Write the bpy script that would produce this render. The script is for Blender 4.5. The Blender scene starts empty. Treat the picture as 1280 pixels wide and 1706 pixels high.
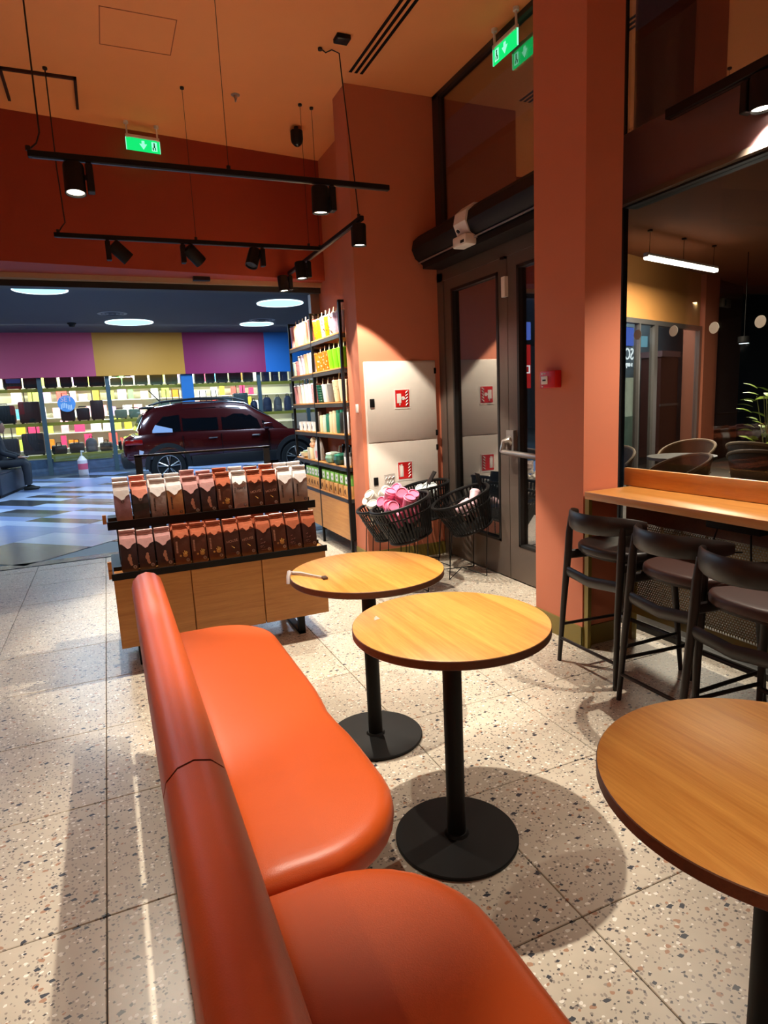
import bpy, bmesh, math, random
from mathutils import Vector, Matrix
random.seed(7)
S = bpy.context.scene
COL = S.collection
PI = math.pi

# ------------------------------------------------------------------ camera
cam_d = bpy.data.cameras.new('camera')
cam = bpy.data.objects.new('camera', cam_d)
COL.objects.link(cam)
S.camera = cam
cam_d.sensor_fit = 'HORIZONTAL'
cam_d.sensor_width = 36.0
cam_d.lens = 36.0 * 1048.75 / 1280.0
cam_d.clip_start = 0.02
cam_d.clip_end = 200
_y, _p, _r = math.radians(23.179), math.radians(9.95), math.radians(-2.7358)
_F = Vector((math.sin(_y) * math.cos(_p), math.cos(_y) * math.cos(_p), -math.sin(_p)))
_R0 = Vector((math.cos(_y), -math.sin(_y), 0))
_U0 = _R0.cross(_F)
_R = _R0 * math.cos(_r) + _U0 * math.sin(_r)
_U = _U0 * math.cos(_r) - _R0 * math.sin(_r)
cam.matrix_world = Matrix(((_R.x, _U.x, -_F.x, 0), (_R.y, _U.y, -_F.y, 0), (_R.z, _U.z, -_F.z, 1.415), (0, 0, 0, 1)))

# ------------------------------------------------------------------ world, exposure, general light
W = bpy.data.worlds.new('night')
S.world = W
W.use_nodes = True
W.node_tree.nodes['Background'].inputs[0].default_value = (0.55, 0.6, 0.75, 1)
W.node_tree.nodes['Background'].inputs[1].default_value = 0.02
S.view_settings.view_transform = 'Standard'
S.view_settings.look = 'None'
S.view_settings.exposure = 0.0
S.view_settings.gamma = 1.0
S.view_settings.use_curve_mapping = False

WARM = (1.0, 0.89, 0.73)
SPOT_W = 150.0          # one track spotlight
MALL_W = 120.0           # one round mall ceiling light


def light(name, typ, loc, energy, color, parent=None, aim=None, **kw):
    d = bpy.data.lights.new(name, typ)
    d.energy = energy
    d.color = color
    for k, v in kw.items():
        setattr(d, k, v)
    o = bpy.data.objects.new(name, d)
    COL.objects.link(o)
    o.parent = parent
    o.location = loc
    if aim is not None:
        o.rotation_euler = Vector(aim).to_track_quat('-Z', 'Y').to_euler()
    return o


# general fill light: unseen linear lamps added behind the camera (built below as pendants)
# ------------------------------------------------------------------ materials
MATS = {}


def srgb(r, g, b):
    f = lambda c: (c / 255 / 12.92) if c / 255 <= 0.04045 else ((c / 255 + 0.055) / 1.055) ** 2.4
    return (f(r), f(g), f(b), 1)


def new_mat(name):
    m = bpy.data.materials.new(name)
    m.use_nodes = True
    nt = m.node_tree
    b = nt.nodes['Principled BSDF']
    return m, nt, b


def node(nt, t, **kw):
    n = nt.nodes.new(t)
    for k, v in kw.items():
        if k.startswith('i_'):
            n.inputs[k[2:]].default_value = v
        else:
            setattr(n, k, v)
    return n


def plain(name, col, rough=0.5, metal=0.0, var=0.06, scale=30.0, bump=0.0, bscale=80.0, emit=0.0, spec=0.5, coat=0.0):
    """procedural: base colour broken up by a soft noise, optional fine relief"""
    if name in MATS:
        return MATS[name]
    m, nt, b = new_mat(name)
    if len(col) == 3:
        col = srgb(*col)
    b.inputs['Roughness'].default_value = rough
    b.inputs['Metallic'].default_value = metal
    b.inputs['Specular IOR Level'].default_value = spec
    b.inputs['Coat Weight'].default_value = coat
    tc = node(nt, 'ShaderNodeTexCoord')
    if var > 0:
        n = node(nt, 'ShaderNodeTexNoise', i_Scale=scale, i_Detail=3.0)
        nt.links.new(tc.outputs['Object'], n.inputs['Vector'])
        mx = node(nt, 'ShaderNodeMix', data_type='RGBA')
        mx.inputs['A'].default_value = tuple(c * (1 - var) for c in col[:3]) + (1,)
        mx.inputs['B'].default_value = tuple(min(1, c * (1 + var)) for c in col[:3]) + (1,)
        nt.links.new(n.outputs['Fac'], mx.inputs['Factor'])
        nt.links.new(mx.outputs['Result'], b.inputs['Base Color'])
    else:
        b.inputs['Base Color'].default_value = col
    if bump > 0:
        n2 = node(nt, 'ShaderNodeTexNoise', i_Scale=bscale, i_Detail=4.0)
        nt.links.new(tc.outputs['Object'], n2.inputs['Vector'])
        bp = node(nt, 'ShaderNodeBump', i_Strength=bump, i_Distance=0.004)
        nt.links.new(n2.outputs['Fac'], bp.inputs['Height'])
        nt.links.new(bp.outputs['Normal'], b.inputs['Normal'])
    if emit > 0:
        b.inputs['Emission Color'].default_value = col
        b.inputs['Emission Strength'].default_value = emit
    MATS[name] = m
    return m


def wood(name, c1, c2, axis='Y', rough=0.4, plank=0.0, coat=0.0):
    m, nt, b = new_mat(name)
    tc = node(nt, 'ShaderNodeTexCoord')
    mp = node(nt, 'ShaderNodeMapping')
    sc = {'X': (1.2, 22, 22), 'Y': (22, 1.2, 22), 'Z': (22, 22, 1.2)}[axis]
    mp.inputs['Scale'].default_value = sc
    nt.links.new(tc.outputs['Object'], mp.inputs['Vector'])
    n1 = node(nt, 'ShaderNodeTexNoise', i_Scale=1.6, i_Detail=6.0, i_Roughness=0.65, i_Distortion=0.6)
    nt.links.new(mp.outputs['Vector'], n1.inputs['Vector'])
    n2 = node(nt, 'ShaderNodeTexNoise', i_Scale=9.0, i_Detail=4.0, i_Roughness=0.7)
    nt.links.new(mp.outputs['Vector'], n2.inputs['Vector'])
    ad = node(nt, 'ShaderNodeMath', operation='MULTIPLY_ADD')
    ad.inputs[1].default_value = 0.45
    nt.links.new(n2.outputs['Fac'], ad.inputs[0])
    mul = node(nt, 'ShaderNodeMath', operation='MULTIPLY')
    mul.inputs[1].default_value = 0.75
    nt.links.new(n1.outputs['Fac'], mul.inputs[0])
    nt.links.new(mul.outputs[0], ad.inputs[2])
    last = ad.outputs[0]
    if plank > 0:
        sep = node(nt, 'ShaderNodeSeparateXYZ')
        nt.links.new(tc.outputs['Object'], sep.inputs[0])
        dv = node(nt, 'ShaderNodeMath', operation='DIVIDE')
        dv.inputs[1].default_value = plank
        nt.links.new(sep.outputs['X'], dv.inputs[0])
        fl = node(nt, 'ShaderNodeMath', operation='FLOOR')
        nt.links.new(dv.outputs[0], fl.inputs[0])
        wn = node(nt, 'ShaderNodeTexWhiteNoise', noise_dimensions='1D')
        nt.links.new(fl.outputs[0], wn.inputs['W'])
        a2 = node(nt, 'ShaderNodeMath', operation='MULTIPLY_ADD')
        a2.inputs[1].default_value = 0.28
        nt.links.new(wn.outputs['Value'], a2.inputs[0])
        nt.links.new(last, a2.inputs[2])
        s2 = node(nt, 'ShaderNodeMath', operation='SUBTRACT')
        s2.inputs[1].default_value = 0.12
        nt.links.new(a2.outputs[0], s2.inputs[0])
        last = s2.outputs[0]
    cr = node(nt, 'ShaderNodeValToRGB')
    cr.color_ramp.elements[0].position = 0.38
    cr.color_ramp.elements[1].position = 0.78
    cr.color_ramp.elements[0].color = c2
    cr.color_ramp.elements[1].color = c1
    nt.links.new(last, cr.inputs['Fac'])
    nt.links.new(cr.outputs['Color'], b.inputs['Base Color'])
    bp = node(nt, 'ShaderNodeBump', i_Strength=0.08, i_Distance=0.001)
    nt.links.new(n2.outputs['Fac'], bp.inputs['Height'])
    nt.links.new(bp.outputs['Normal'], b.inputs['Normal'])
    b.inputs['Roughness'].default_value = rough
    b.inputs['Coat Weight'].default_value = coat
    b.inputs['Coat Roughness'].default_value = 0.25
    MATS[name] = m
    return m


def terrazzo():
    m, nt, b = new_mat('terrazzo')
    geo = node(nt, 'ShaderNodeNewGeometry')
    n = node(nt, 'ShaderNodeTexNoise', i_Scale=14.0, i_Detail=5.0)
    nt.links.new(geo.outputs['Position'], n.inputs['Vector'])
    mx = node(nt, 'ShaderNodeMix', data_type='RGBA')
    mx.inputs['A'].default_value = srgb(184, 174, 158)
    mx.inputs['B'].default_value = srgb(204, 194, 177)
    nt.links.new(n.outputs['Fac'], mx.inputs['Factor'])
    col = mx.outputs['Result']
    wob = node(nt, 'ShaderNodeTexNoise', i_Scale=60.0, i_Detail=2.0)
    nt.links.new(geo.outputs['Position'], wob.inputs['Vector'])
    wadd = node(nt, 'ShaderNodeVectorMath', operation='SCALE')
    wadd.inputs['Scale'].default_value = 0.012
    nt.links.new(wob.outputs['Color'], wadd.inputs[0])
    vv = node(nt, 'ShaderNodeVectorMath', operation='ADD')
    nt.links.new(geo.outputs['Position'], vv.inputs[0])
    nt.links.new(wadd.outputs[0], vv.inputs[1])
    for sc, off, frac, rad, c, stretch in ((95, 3.1, 0.30, 0.42, srgb(150, 140, 130), 1.0),
                                  (60, 9.3, 0.16, 0.36, srgb(236, 232, 222), 1.3),
                                  (48, 5.7, 0.07, 0.40, srgb(168, 130, 104), 1.3),
                                  (75, 1.7, 0.15, 0.42, srgb(78, 74, 74), 1.2),
                                  (30, 12.9, 0.105, 0.38, srgb(52, 56, 66), 1.5)):
        mp = node(nt, 'ShaderNodeMapping')
        mp.inputs['Location'].default_value = (off, off * 0.7, 0)
        mp.inputs['Scale'].default_value = (1.0, stretch, 0.0)
        mp.inputs['Rotation'].default_value = (0, 0, off)
        nt.links.new(vv.outputs[0], mp.inputs['Vector'])
        vo = node(nt, 'ShaderNodeTexVoronoi', voronoi_dimensions='2D', distance='MANHATTAN' if sc in (30, 75) else 'EUCLIDEAN', i_Scale=float(sc), i_Randomness=1.0)
        nt.links.new(mp.outputs['Vector'], vo.inputs['Vector'])
        sp = node(nt, 'ShaderNodeSeparateColor')
        nt.links.new(vo.outputs['Color'], sp.inputs[0])
        lt = node(nt, 'ShaderNodeMath', operation='LESS_THAN')
        lt.inputs[1].default_value = frac
        nt.links.new(sp.outputs['Red'], lt.inputs[0])
        # chip size varies per cell
        rr = node(nt, 'ShaderNodeMath', operation='MULTIPLY_ADD')
        rr.inputs[1].default_value = rad * 0.75
        rr.inputs[2].default_value = rad * 0.35
        nt.links.new(sp.outputs['Green'], rr.inputs[0])
        l2 = node(nt, 'ShaderNodeMath', operation='LESS_THAN')
        nt.links.new(vo.outputs['Distance'], l2.inputs[0])
        nt.links.new(rr.outputs[0], l2.inputs[1])
        an = node(nt, 'ShaderNodeMath', operation='MULTIPLY')
        nt.links.new(lt.outputs[0], an.inputs[0])
        nt.links.new(l2.outputs[0], an.inputs[1])
        k = node(nt, 'ShaderNodeMix', data_type='RGBA')
        nt.links.new(an.outputs[0], k.inputs['Factor'])
        nt.links.new(col, k.inputs['A'])
        k.inputs['B'].default_value = c
        col = k.outputs['Result']
    nt.links.new(col, b.inputs['Base Color'])
    b.inputs['Roughness'].default_value = 0.34
    MATS['terrazzo'] = m
    return m


def glass(name, refl, tint):
    """thin coated pane: part mirror, part clear"""
    m = bpy.data.materials.new(name)
    m.use_nodes = True
    nt = m.node_tree
    nt.nodes.remove(nt.nodes['Principled BSDF'])
    out = nt.nodes['Material Output']
    t = node(nt, 'ShaderNodeBsdfTransparent')
    t.inputs['Color'].default_value = tint
    g = node(nt, 'ShaderNodeBsdfGlossy')
    g.inputs['Roughness'].default_value = 0.0
    g.inputs['Color'].default_value = (1, 0.97, 0.93, 1)
    mx = node(nt, 'ShaderNodeMixShader')
    lw = node(nt, 'ShaderNodeLayerWeight', i_Blend=0.5)
    pw = node(nt, 'ShaderNodeMath', operation='POWER')
    pw.inputs[1].default_value = 5.0
    nt.links.new(lw.outputs['Facing'], pw.inputs[0])
    ad = node(nt, 'ShaderNodeMath', operation='ADD', use_clamp=True)
    ad.inputs[1].default_value = refl + 0.035
    nt.links.new(pw.outputs[0], ad.inputs[0])
    nt.links.new(ad.outputs[0], mx.inputs[0])
    nt.links.new(t.outputs[0], mx.inputs[1])
    nt.links.new(g.outputs[0], mx.inputs[2])
    nt.links.new(mx.outputs[0], out.inputs['Surface'])
    MATS[name] = m
    return m


def emit(name, col, strength):
    if name in MATS:
        return MATS[name]
    m = bpy.data.materials.new(name)
    m.use_nodes = True
    nt = m.node_tree
    nt.nodes.remove(nt.nodes['Principled BSDF'])
    e = node(nt, 'ShaderNodeEmission')
    e.inputs['Color'].default_value = col if len(col) == 4 else srgb(*col)
    e.inputs['Strength'].default_value = strength
    nt.links.new(e.outputs[0], nt.nodes['Material Output'].inputs['Surface'])
    MATS[name] = m
    return m


M_TERR = terrazzo()
M_GROUT = plain('dark_grout', (70, 60, 52), 0.9)
M_ORANGE = plain('orange_paint', (198, 118, 88), 0.75, var=0.04, scale=4, bump=0.05, bscale=120)
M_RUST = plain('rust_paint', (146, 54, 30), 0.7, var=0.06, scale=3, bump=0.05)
M_CEIL = plain('ceiling_paint', (244, 160, 98), 0.85, var=0.04, scale=3, bump=0.04, bscale=90)
M_AMBER = plain('amber_paint', (226, 160, 88), 0.75, var=0.05, scale=3)
M_OLIVE = plain('olive_trim', (128, 112, 48), 0.45, var=0.06)
M_BLACK = plain('black_metal', (11, 10, 11), 0.5, var=0.1, spec=0.25)
M_BLACKM = plain('matt_black', (15, 14, 14), 0.6, var=0.1, bump=0.05, bscale=300, spec=0.3)
M_DKWOOD = wood('dark_stained_wood', srgb(30, 20, 18), srgb(17, 12, 11), 'Z', 0.4)
M_DKWOODX = wood('dark_stained_wood_back', srgb(34, 22, 18), srgb(19, 13, 12), 'X', 0.4)
M_OAK = wood('oak_top', srgb(224, 164, 80), srgb(192, 126, 52), 'Y', 0.46, plank=0.11)
M_OAKEDGE = wood('oak_edge', srgb(104, 64, 40), srgb(76, 46, 28), 'X', 0.45)
M_OAKX = wood('oak_panel', srgb(196, 138, 72), srgb(166, 108, 52), 'X', 0.45)
M_OAKZ = wood('oak_shelf_panel', srgb(206, 150, 84), srgb(182, 122, 62), 'Y', 0.45)
M_COUNTER = wood('oak_counter', srgb(212, 150, 74), srgb(184, 120, 54), 'Y', 0.36, coat=0.2)
M_LEATHER = plain('orange_leather', (192, 80, 26), 0.42, var=0.05, scale=12, bump=0.12, bscale=420)
M_LEATHER2 = plain('brown_leather', (60, 32, 25), 0.5, var=0.08, bump=0.1, bscale=300)
M_GREYMETAL = plain('grey_door_metal', (112, 100, 92), 0.38, metal=0.55, var=0.05)
M_BRUSH = plain('brushed_metal', (168, 164, 160), 0.3, metal=0.7, var=0.04)
M_GASKET = plain('black_gasket', (14, 13, 13), 0.5)
M_GLASS = glass('reflective_glass', 0.26, (0.62, 0.62, 0.62, 1))
M_CLEAR = glass('window_glass', 0.0, (0.86, 0.87, 0.86, 1))
M_GLASSD = glass('door_glass', 0.27, (0.55, 0.55, 0.55, 1))
M_SHOPGLASS = glass('shop_glass', 0.02, (0.93, 0.95, 0.95, 1))
M_WHITE = plain('white_enamel', (214, 206, 196), 0.4, var=0.03, bump=0.08, bscale=40)
M_WHITEP = plain('white_plastic', (226, 222, 216), 0.4, var=0.03)
M_RED = plain('red_plastic', (196, 22, 22), 0.4, var=0.05)
M_LENS = emit('lamp_lens', (255, 240, 214), 9.0)
M_HEADER = plain('dark_brown_fascia', (108, 80, 82), 0.5, var=0.06)

# ------------------------------------------------------------------ geometry helpers


class MB:
    def __init__(self):
        self.v, self.f, self.m = [], [], []
        self.xf = Matrix.Identity(4)
        self.mi = 0

    def add(self, vs, fs):
        o = len(self.v)
        self.v += [tuple(self.xf @ Vector(p)) for p in vs]
        self.f += [tuple(i + o for i in q) for q in fs]
        self.m += [self.mi] * len(fs)
        return self

    def box(self, x0, x1, y0, y1, z0, z1):
        vs = [(x, y, z) for z in (z0, z1) for y in (y0, y1) for x in (x0, x1)]
        return self.add(vs, [(0, 2, 3, 1), (4, 5, 7, 6), (0, 1, 5, 4), (2, 6, 7, 3), (0, 4, 6, 2), (1, 3, 7, 5)])

    def rbox(self, x0, x1, y0, y1, z0, z1, r=0.005, seg=2):
        bm = bmesh.new()
        bmesh.ops.create_cube(bm, size=1)
        for v in bm.verts:
            v.co = Vector(((x0 + x1) / 2 + v.co.x * (x1 - x0), (y0 + y1) / 2 + v.co.y * (y1 - y0), (z0 + z1) / 2 + v.co.z * (z1 - z0)))
        bmesh.ops.bevel(bm, geom=bm.edges[:], offset=r, segments=seg, affect='EDGES', profile=0.5)
        bm.verts.index_update()
        self.add([v.co[:] for v in bm.verts], [tuple(v.index for v in f.verts) for f in bm.faces])
        bm.free()
        return self

    def ring(self, c, d, r, n, up=None):
        d = Vector(d).normalized()
        a = d.orthogonal().normalized() if up is None else (Vector(up) - d * Vector(up).dot(d)).normalized()
        b = d.cross(a)
        rx, ry = r if isinstance(r, tuple) else (r, r)
        return [Vector(c) + a * math.cos(2 * PI * k / n) * rx + b * math.sin(2 * PI * k / n) * ry for k in range(n)]

    def tube(self, path, r, n=8, closed=False, up=None, caps=True):
        path = [Vector(p) for p in path]
        L = len(path)
        rs = r if isinstance(r, list) else [r] * L
        if up is None:
            d0 = (path[1] - path[0]).normalized()
            up = d0.orthogonal()
        up = Vector(up)
        vs, fs = [], []
        for i, p in enumerate(path):
            if closed:
                d = path[(i + 1) % L] - path[i - 1]
            else:
                d = path[min(i + 1, L - 1)] - path[max(i - 1, 0)]
            if d.length < 1e-9:
                d = Vector((0, 0, 1))
            d.normalize()
            u = up - d * up.dot(d)
            if u.length < 1e-4:
                u = d.orthogonal()
            up = u.normalized()
            vs += self.ring(p, d, rs[i], n, up)
        for i in range(L if closed else L - 1):
            j = (i + 1) % L
            for k in range(n):
                fs.append((i * n + k, i * n + (k + 1) % n, j * n + (k + 1) % n, j * n + k))
        if not closed and caps:
            fs.append(tuple(range(n))[::-1])
            fs.append(tuple((L - 1) * n + k for k in range(n)))
        return self.add([v[:] for v in vs], fs)

    def cyl(self, p0, p1, r0, r1=None, n=20):
        return self.tube([p0, p1], [r0, r0 if r1 is None else r1], n)

    def lathe(self, prof, n=24, c=(0, 0, 0), cap0=True, cap1=True):
        vs, fs = [], []
        for r, z in prof:
            for k in range(n):
                a = 2 * PI * k / n
                vs.append((c[0] + r * math.cos(a), c[1] + r * math.sin(a), c[2] + z))
        L = len(prof)
        for i in range(L - 1):
            for k in range(n):
                fs.append((i * n + k, i * n + (k + 1) % n, (i + 1) * n + (k + 1) % n, (i + 1) * n + k))
        if cap0:
            fs.append(tuple(range(n))[::-1])
        if cap1:
            fs.append(tuple((L - 1) * n + k for k in range(n)))
        return self.add(vs, fs)

    def prism(self, pts, z0, z1):
        n = len(pts)
        vs = [(x, y, z0) for x, y in pts] + [(x, y, z1) for x, y in pts]
        fs = [tuple(range(n))[::-1], tuple(range(n, 2 * n))] + [(i, (i + 1) % n, n + (i + 1) % n, n + i) for i in range(n)]
        return self.add(vs, fs)

    def loft(self, secs, closed=True, caps=True):
        """secs: list of equal-length point lists"""
        n = len(secs[0])
        vs = [p for s in secs for p in s]
        fs = []
        for i in range(len(secs) - 1):
            for k in range(n if closed else n - 1):
                fs.append((i * n + k, i * n + (k + 1) % n, (i + 1) * n + (k + 1) % n, (i + 1) * n + k))
        if caps:
            fs.append(tuple(range(n))[::-1])
            fs.append(tuple((len(secs) - 1) * n + k for k in range(n)))
        return self.add(vs, fs)

    def build(self, name, mats, parent=None, smooth=35, loc=None, mesh_only=False):
        me = bpy.data.meshes.new(name)
        me.from_pydata(self.v, [], self.f)
        if not isinstance(mats, (list, tuple)):
            mats = [mats]
        for m in mats:
            me.materials.append(m)
        if len(mats) > 1:
            me.polygons.foreach_set('material_index', self.m)
        bm = bmesh.new()
        bm.from_mesh(me)
        bmesh.ops.recalc_face_normals(bm, faces=bm.faces)
        bm.to_mesh(me)
        bm.free()
        if smooth:
            me.polygons.foreach_set('use_smooth', [True] * len(me.polygons))
            me.set_sharp_from_angle(angle=math.radians(smooth))
        if mesh_only:
            return me
        return put(name, me, parent, loc)


def put(name, me, parent=None, loc=None, rot=None):
    o = bpy.data.objects.new(name, me)
    COL.objects.link(o)
    o.parent = parent
    if loc is not None:
        o.location = loc
    if rot is not None:
        o.rotation_euler = rot
    return o


def tag(o, label=None, cat=None, group=None, kind=None):
    if label:
        o['label'] = label
    if cat:
        o['category'] = cat
    if group:
        o['group'] = group
    if kind:
        o['kind'] = kind
    return o


def thing(name, label, cat, loc=(0, 0, 0), rz=0.0, group=None, rot=None):
    o = bpy.data.objects.new(name, None)
    o.empty_display_size = 0.1
    COL.objects.link(o)
    o.location = loc
    o.rotation_euler = rot if rot is not None else (0, 0, rz)
    return tag(o, label, cat, group)


def kids(o):
    return [c for c in list(COL.objects) if c.parent == o]


def copy_tree(o, kidmap, parent=None):
    c = o.copy()
    COL.objects.link(c)
    c.parent = parent
    for ch in kidmap.get(o.name, []):
        copy_tree(ch, kidmap, c)
    return c


def kidmap_of(root):
    km = {}
    for o in COL.objects:
        if o.parent is not None:
            km.setdefault(o.parent.name, []).append(o)
    return km


def struct(name, mb, m, parent=None, smooth=35):
    o = mb.build(name, m, parent, smooth)
    if parent is None:
        o['kind'] = 'structure'
    return o


TXT = {}


def text_mesh(s, size, m, depth=0.001):
    key = (s, size, m.name)
    if key in TXT:
        return TXT[key]
    cu = bpy.data.curves.new('lettering', 'FONT')
    cu.body = s
    cu.size = size
    cu.extrude = depth
    cu.align_x = 'CENTER'
    cu.align_y = 'CENTER'
    cu.resolution_u = 3
    t = bpy.data.objects.new('lettering', cu)
    COL.objects.link(t)
    bpy.context.view_layer.update()
    me = bpy.data.meshes.new_from_object(t.evaluated_get(bpy.context.evaluated_depsgraph_get()))
    bpy.data.objects.remove(t)
    me.materials.clear()
    me.materials.append(m)
    TXT[key] = me
    return me


ORD = ['first', 'second', 'third', 'fourth', 'fifth', 'sixth', 'seventh', 'eighth', 'ninth', 'tenth', 'eleventh', 'twelfth', 'thirteenth', 'fourteenth', 'fifteenth', 'sixteenth', 'seventeenth', 'eighteenth', 'nineteenth', 'twentieth']
ORD += ['twenty-' + q for q in ORD[:9]] + ['thirtieth'] + ['thirty-' + q for q in ORD[:9]] + ['fortieth'] + ['forty-' + q for q in ORD[:9]]

# ------------------------------------------------------------------ room shell
ZC = 3.87
fl = struct('floor', MB().box(-3.2, 3.0, -2.6, 6.83, -0.12, -0.006), M_GROUT)
tile_me = MB().rbox(-0.2985, 0.2985, -0.2985, 0.2985, -0.02, 0.0, 0.002, 1).build('tile', M_TERR, mesh_only=True)
for i in range(-5, 5):
    for j in range(-6, 9):
        x, y = -0.157 + 0.6 * i + 0.3, 1.19 + 0.6 * j + 0.3
        if x > 2.9 or x < -3.0:
            continue
        put('tile', tile_me, fl, (x, y, 0))
edge_me = MB().rbox(-0.2985, 0.2985, -0.1, 0.1, -0.02, 0.0, 0.002, 1).build('tile', M_TERR, mesh_only=True)
for i in range(-5, 5):
    put('tile', edge_me, fl, (-0.157 + 0.6 * i + 0.3, 6.695, 0))

# ceiling with the air slots cut as recessed strips
ce = struct('ceiling', MB().box(-3.2, 3.1, -2.6, 7.0, ZC, ZC + 0.1), M_CEIL)
b = MB()
for x in (1.975, 2.02, 2.065):
    b.box(x - 0.012, x + 0.012, 0.5, 4.86, ZC - 0.004, ZC + 0.002)
o = b.build('air_slot', M_BLACK, ce)
b = MB()
b.box(1.955, 2.085, 0.5, 4.88, ZC - 0.0025, ZC)
b.build('slot_frame', M_CEIL, ce)
# access panels in the ceiling
b = MB()
for (x0, x1, y0, y1) in ((0.24, 0.70, 4.60, 5.04),):
    for (a0, a1, c0, c1) in ((x0, x1, y0, y0 + 0.006), (x0, x1, y1 - 0.006, y1), (x0, x0 + 0.006, y0, y1), (x1 - 0.006, x1, y0, y1)):
        b.box(a0, a1, c0, c1, ZC - 0.002, ZC)
b.build('access_hatch', plain('hatch_joint', (176, 92, 52), 0.8), ce)
b = MB()
b.box(-1.2, 0.08, 5.545, 5.565, ZC - 0.02, ZC)
b.box(0.06, 0.08, 5.545, 6.05, ZC - 0.02, ZC)
b.box(-0.42, -0.40, 5.545, 6.05, ZC - 0.02, ZC)
b.build('hatch_frame', plain('hatch_frame_dark', (52, 24, 18), 0.6), ce)

# bulkhead over the mall opening (slightly skewed like the photo)
def by(x):
    return 6.3147 + 0.1295 * x
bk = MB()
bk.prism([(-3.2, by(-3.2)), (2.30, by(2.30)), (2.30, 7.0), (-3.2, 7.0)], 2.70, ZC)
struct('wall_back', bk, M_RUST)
b = MB()
b.prism([(-3.2, 6.62), (2.28, 6.75), (2.28, 6.83), (-3.2, 6.74)], 2.655, 2.70)
struct('trim_1', b, plain('bright_trim', (196, 170, 140), 0.35, metal=0.4))
b = MB()
b.box(-3.2, 2.28, 6.78, 6.92, 2.60, 2.70)
struct('trim_2', b, M_GASKET)
b = MB().box(0.93, 1.09, 6.60, 6.66, 2.665, 2.70)
tag(b.build('door_sensor', M_BLACKM), 'small flat black sensor bar under the opening soffit', 'sensor')

# pillar and niche wall beside the shelves, hydrant-cabinet wall
struct('wall_niche', MB().box(2.28, 2.42, 5.31, 6.9, 0, ZC), M_ORANGE)
struct('wall_panel', MB().box(1.99, 2.84, 5.03, 5.31, 0, ZC), M_ORANGE)
b = MB().box(2.18, 2.31, 6.84, 6.93, 0, 2.7)
struct('trim_3', b, plain('grey_jamb', (120, 96, 92), 0.4, metal=0.3))
# column in front of the doors
colm = struct('wall_column', MB().box(2.32, 2.56, 2.667, 3.085, 0, ZC), M_ORANGE)
b = MB()
b.box(2.312, 2.32, 2.66, 3.09, 0, 0.115)
b.box(2.312, 2.566, 2.659, 2.667, 0, 0.115)
struct('baseboard_column', b, M_OLIVE)
b = MB()
b.box(1.982, 2.84, 5.022, 5.03, 0, 0.115)
b.box(1.982, 1.99, 5.022, 5.31, 0, 0.115)
struct('baseboard_panel', b, M_OLIVE)
# walls outside the frame
struct('wall_left', MB().box(-3.3, -3.2, -2.6, 6.2, 0, ZC), M_ORANGE)
struct('wall_rear', MB().box(-3.3, 3.1, -2.7, -2.6, 0, ZC), M_ORANGE)
struct('wall_right', MB().box(2.78, 2.95, -2.6, -0.6, 0, ZC), M_ORANGE)

# ------------------------------------------------------------------ big window over the bar counter
win = MB()
win.box(2.79, 2.825, 2.895, 2.925, 0.0, ZC)           # black profile behind the column
win.box(2.775, 2.83, -0.6, 2.86, 0.0, 0.035)
win.box(2.765, 2.85, -0.6, 2.86, 2.405, 2.44)
wo = struct('window_1', win, M_GASKET)
MB().box(2.745, 2.85, -0.6, 2.92, 2.44, 2.775).build('header', M_HEADER, wo)
MB().box(2.73, 2.77, -0.6, 2.90, 2.415, 2.442).build('header_lip', plain('grey_lip', (96, 84, 74), 0.4, metal=0.3), wo)
MB().box(2.798, 2.806, -0.6, 2.9, 0.035, 2.405).build('pane', M_CLEAR, wo)
MB().box(2.798, 2.806, -0.6, 2.9, 2.775, ZC - 0.05).build('pane', M_GLASS, wo)
MB().box(2.78, 2.83, -0.6, 2.93, ZC - 0.05, ZC).build('top_profile', M_GASKET, wo)
# round safety dots on the glass
dot_me = MB().cyl((0, 0, 0), (-0.0015, 0, 0), 0.028, n=20).build('safety_dot', plain('frosted_dot', (150, 144, 132), 0.6), mesh_only=True)
for (y, z) in ((2.780, 1.718), (2.532, 1.709), (2.287, 1.696), (2.044, 1.694)):
    put('safety_dot', dot_me, wo, (2.797, y, z))

# ------------------------------------------------------------------ glass double door
dr = MB()
dr.box(2.755, 2.835, 4.93, 5.03, 0, 2.47)
dr.box(2.755, 2.835, 3.085, 5.03, 2.40, 2.56)
do = struct('door_1', dr, M_GREYMETAL)


def leaf(y0, y1, name):
    """stiles and rails of one leaf between y0 (right) and y1 (left)"""
    m = MB()
    m.box(2.765, 2.825, y0, y0 + 0.125, 0.012, 2.40)
    m.box(2.765, 2.825, y1 - 0.125, y1, 0.012, 2.40)
    m.box(2.765, 2.825, y0 + 0.125, y1 - 0.125, 2.30, 2.40)
    m.box(2.765, 2.825, y0 + 0.125, y1 - 0.125, 0.012, 0.29)
    o = m.build('leaf', M_GREYMETAL, do)
    g = MB()
    for (a, c, z0, z1) in ((y0 + 0.115, y0 + 0.14, 0.28, 2.315), (y1 - 0.14, y1 - 0.115, 0.28, 2.315)):
        g.box(2.760, 2.83, a, c, z0, z1)
    for (z0, z1) in ((0.28, 0.30), (2.295, 2.315)):
        g.box(2.760, 2.83, y0 + 0.115, y1 - 0.115, z0, z1)
    g.build('gasket', M_GASKET, o)
    MB().box(2.793, 2.799, y0 + 0.125, y1 - 0.125, 0.29, 2.30).build('pane', M_GLASSD, o)
    return o


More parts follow.
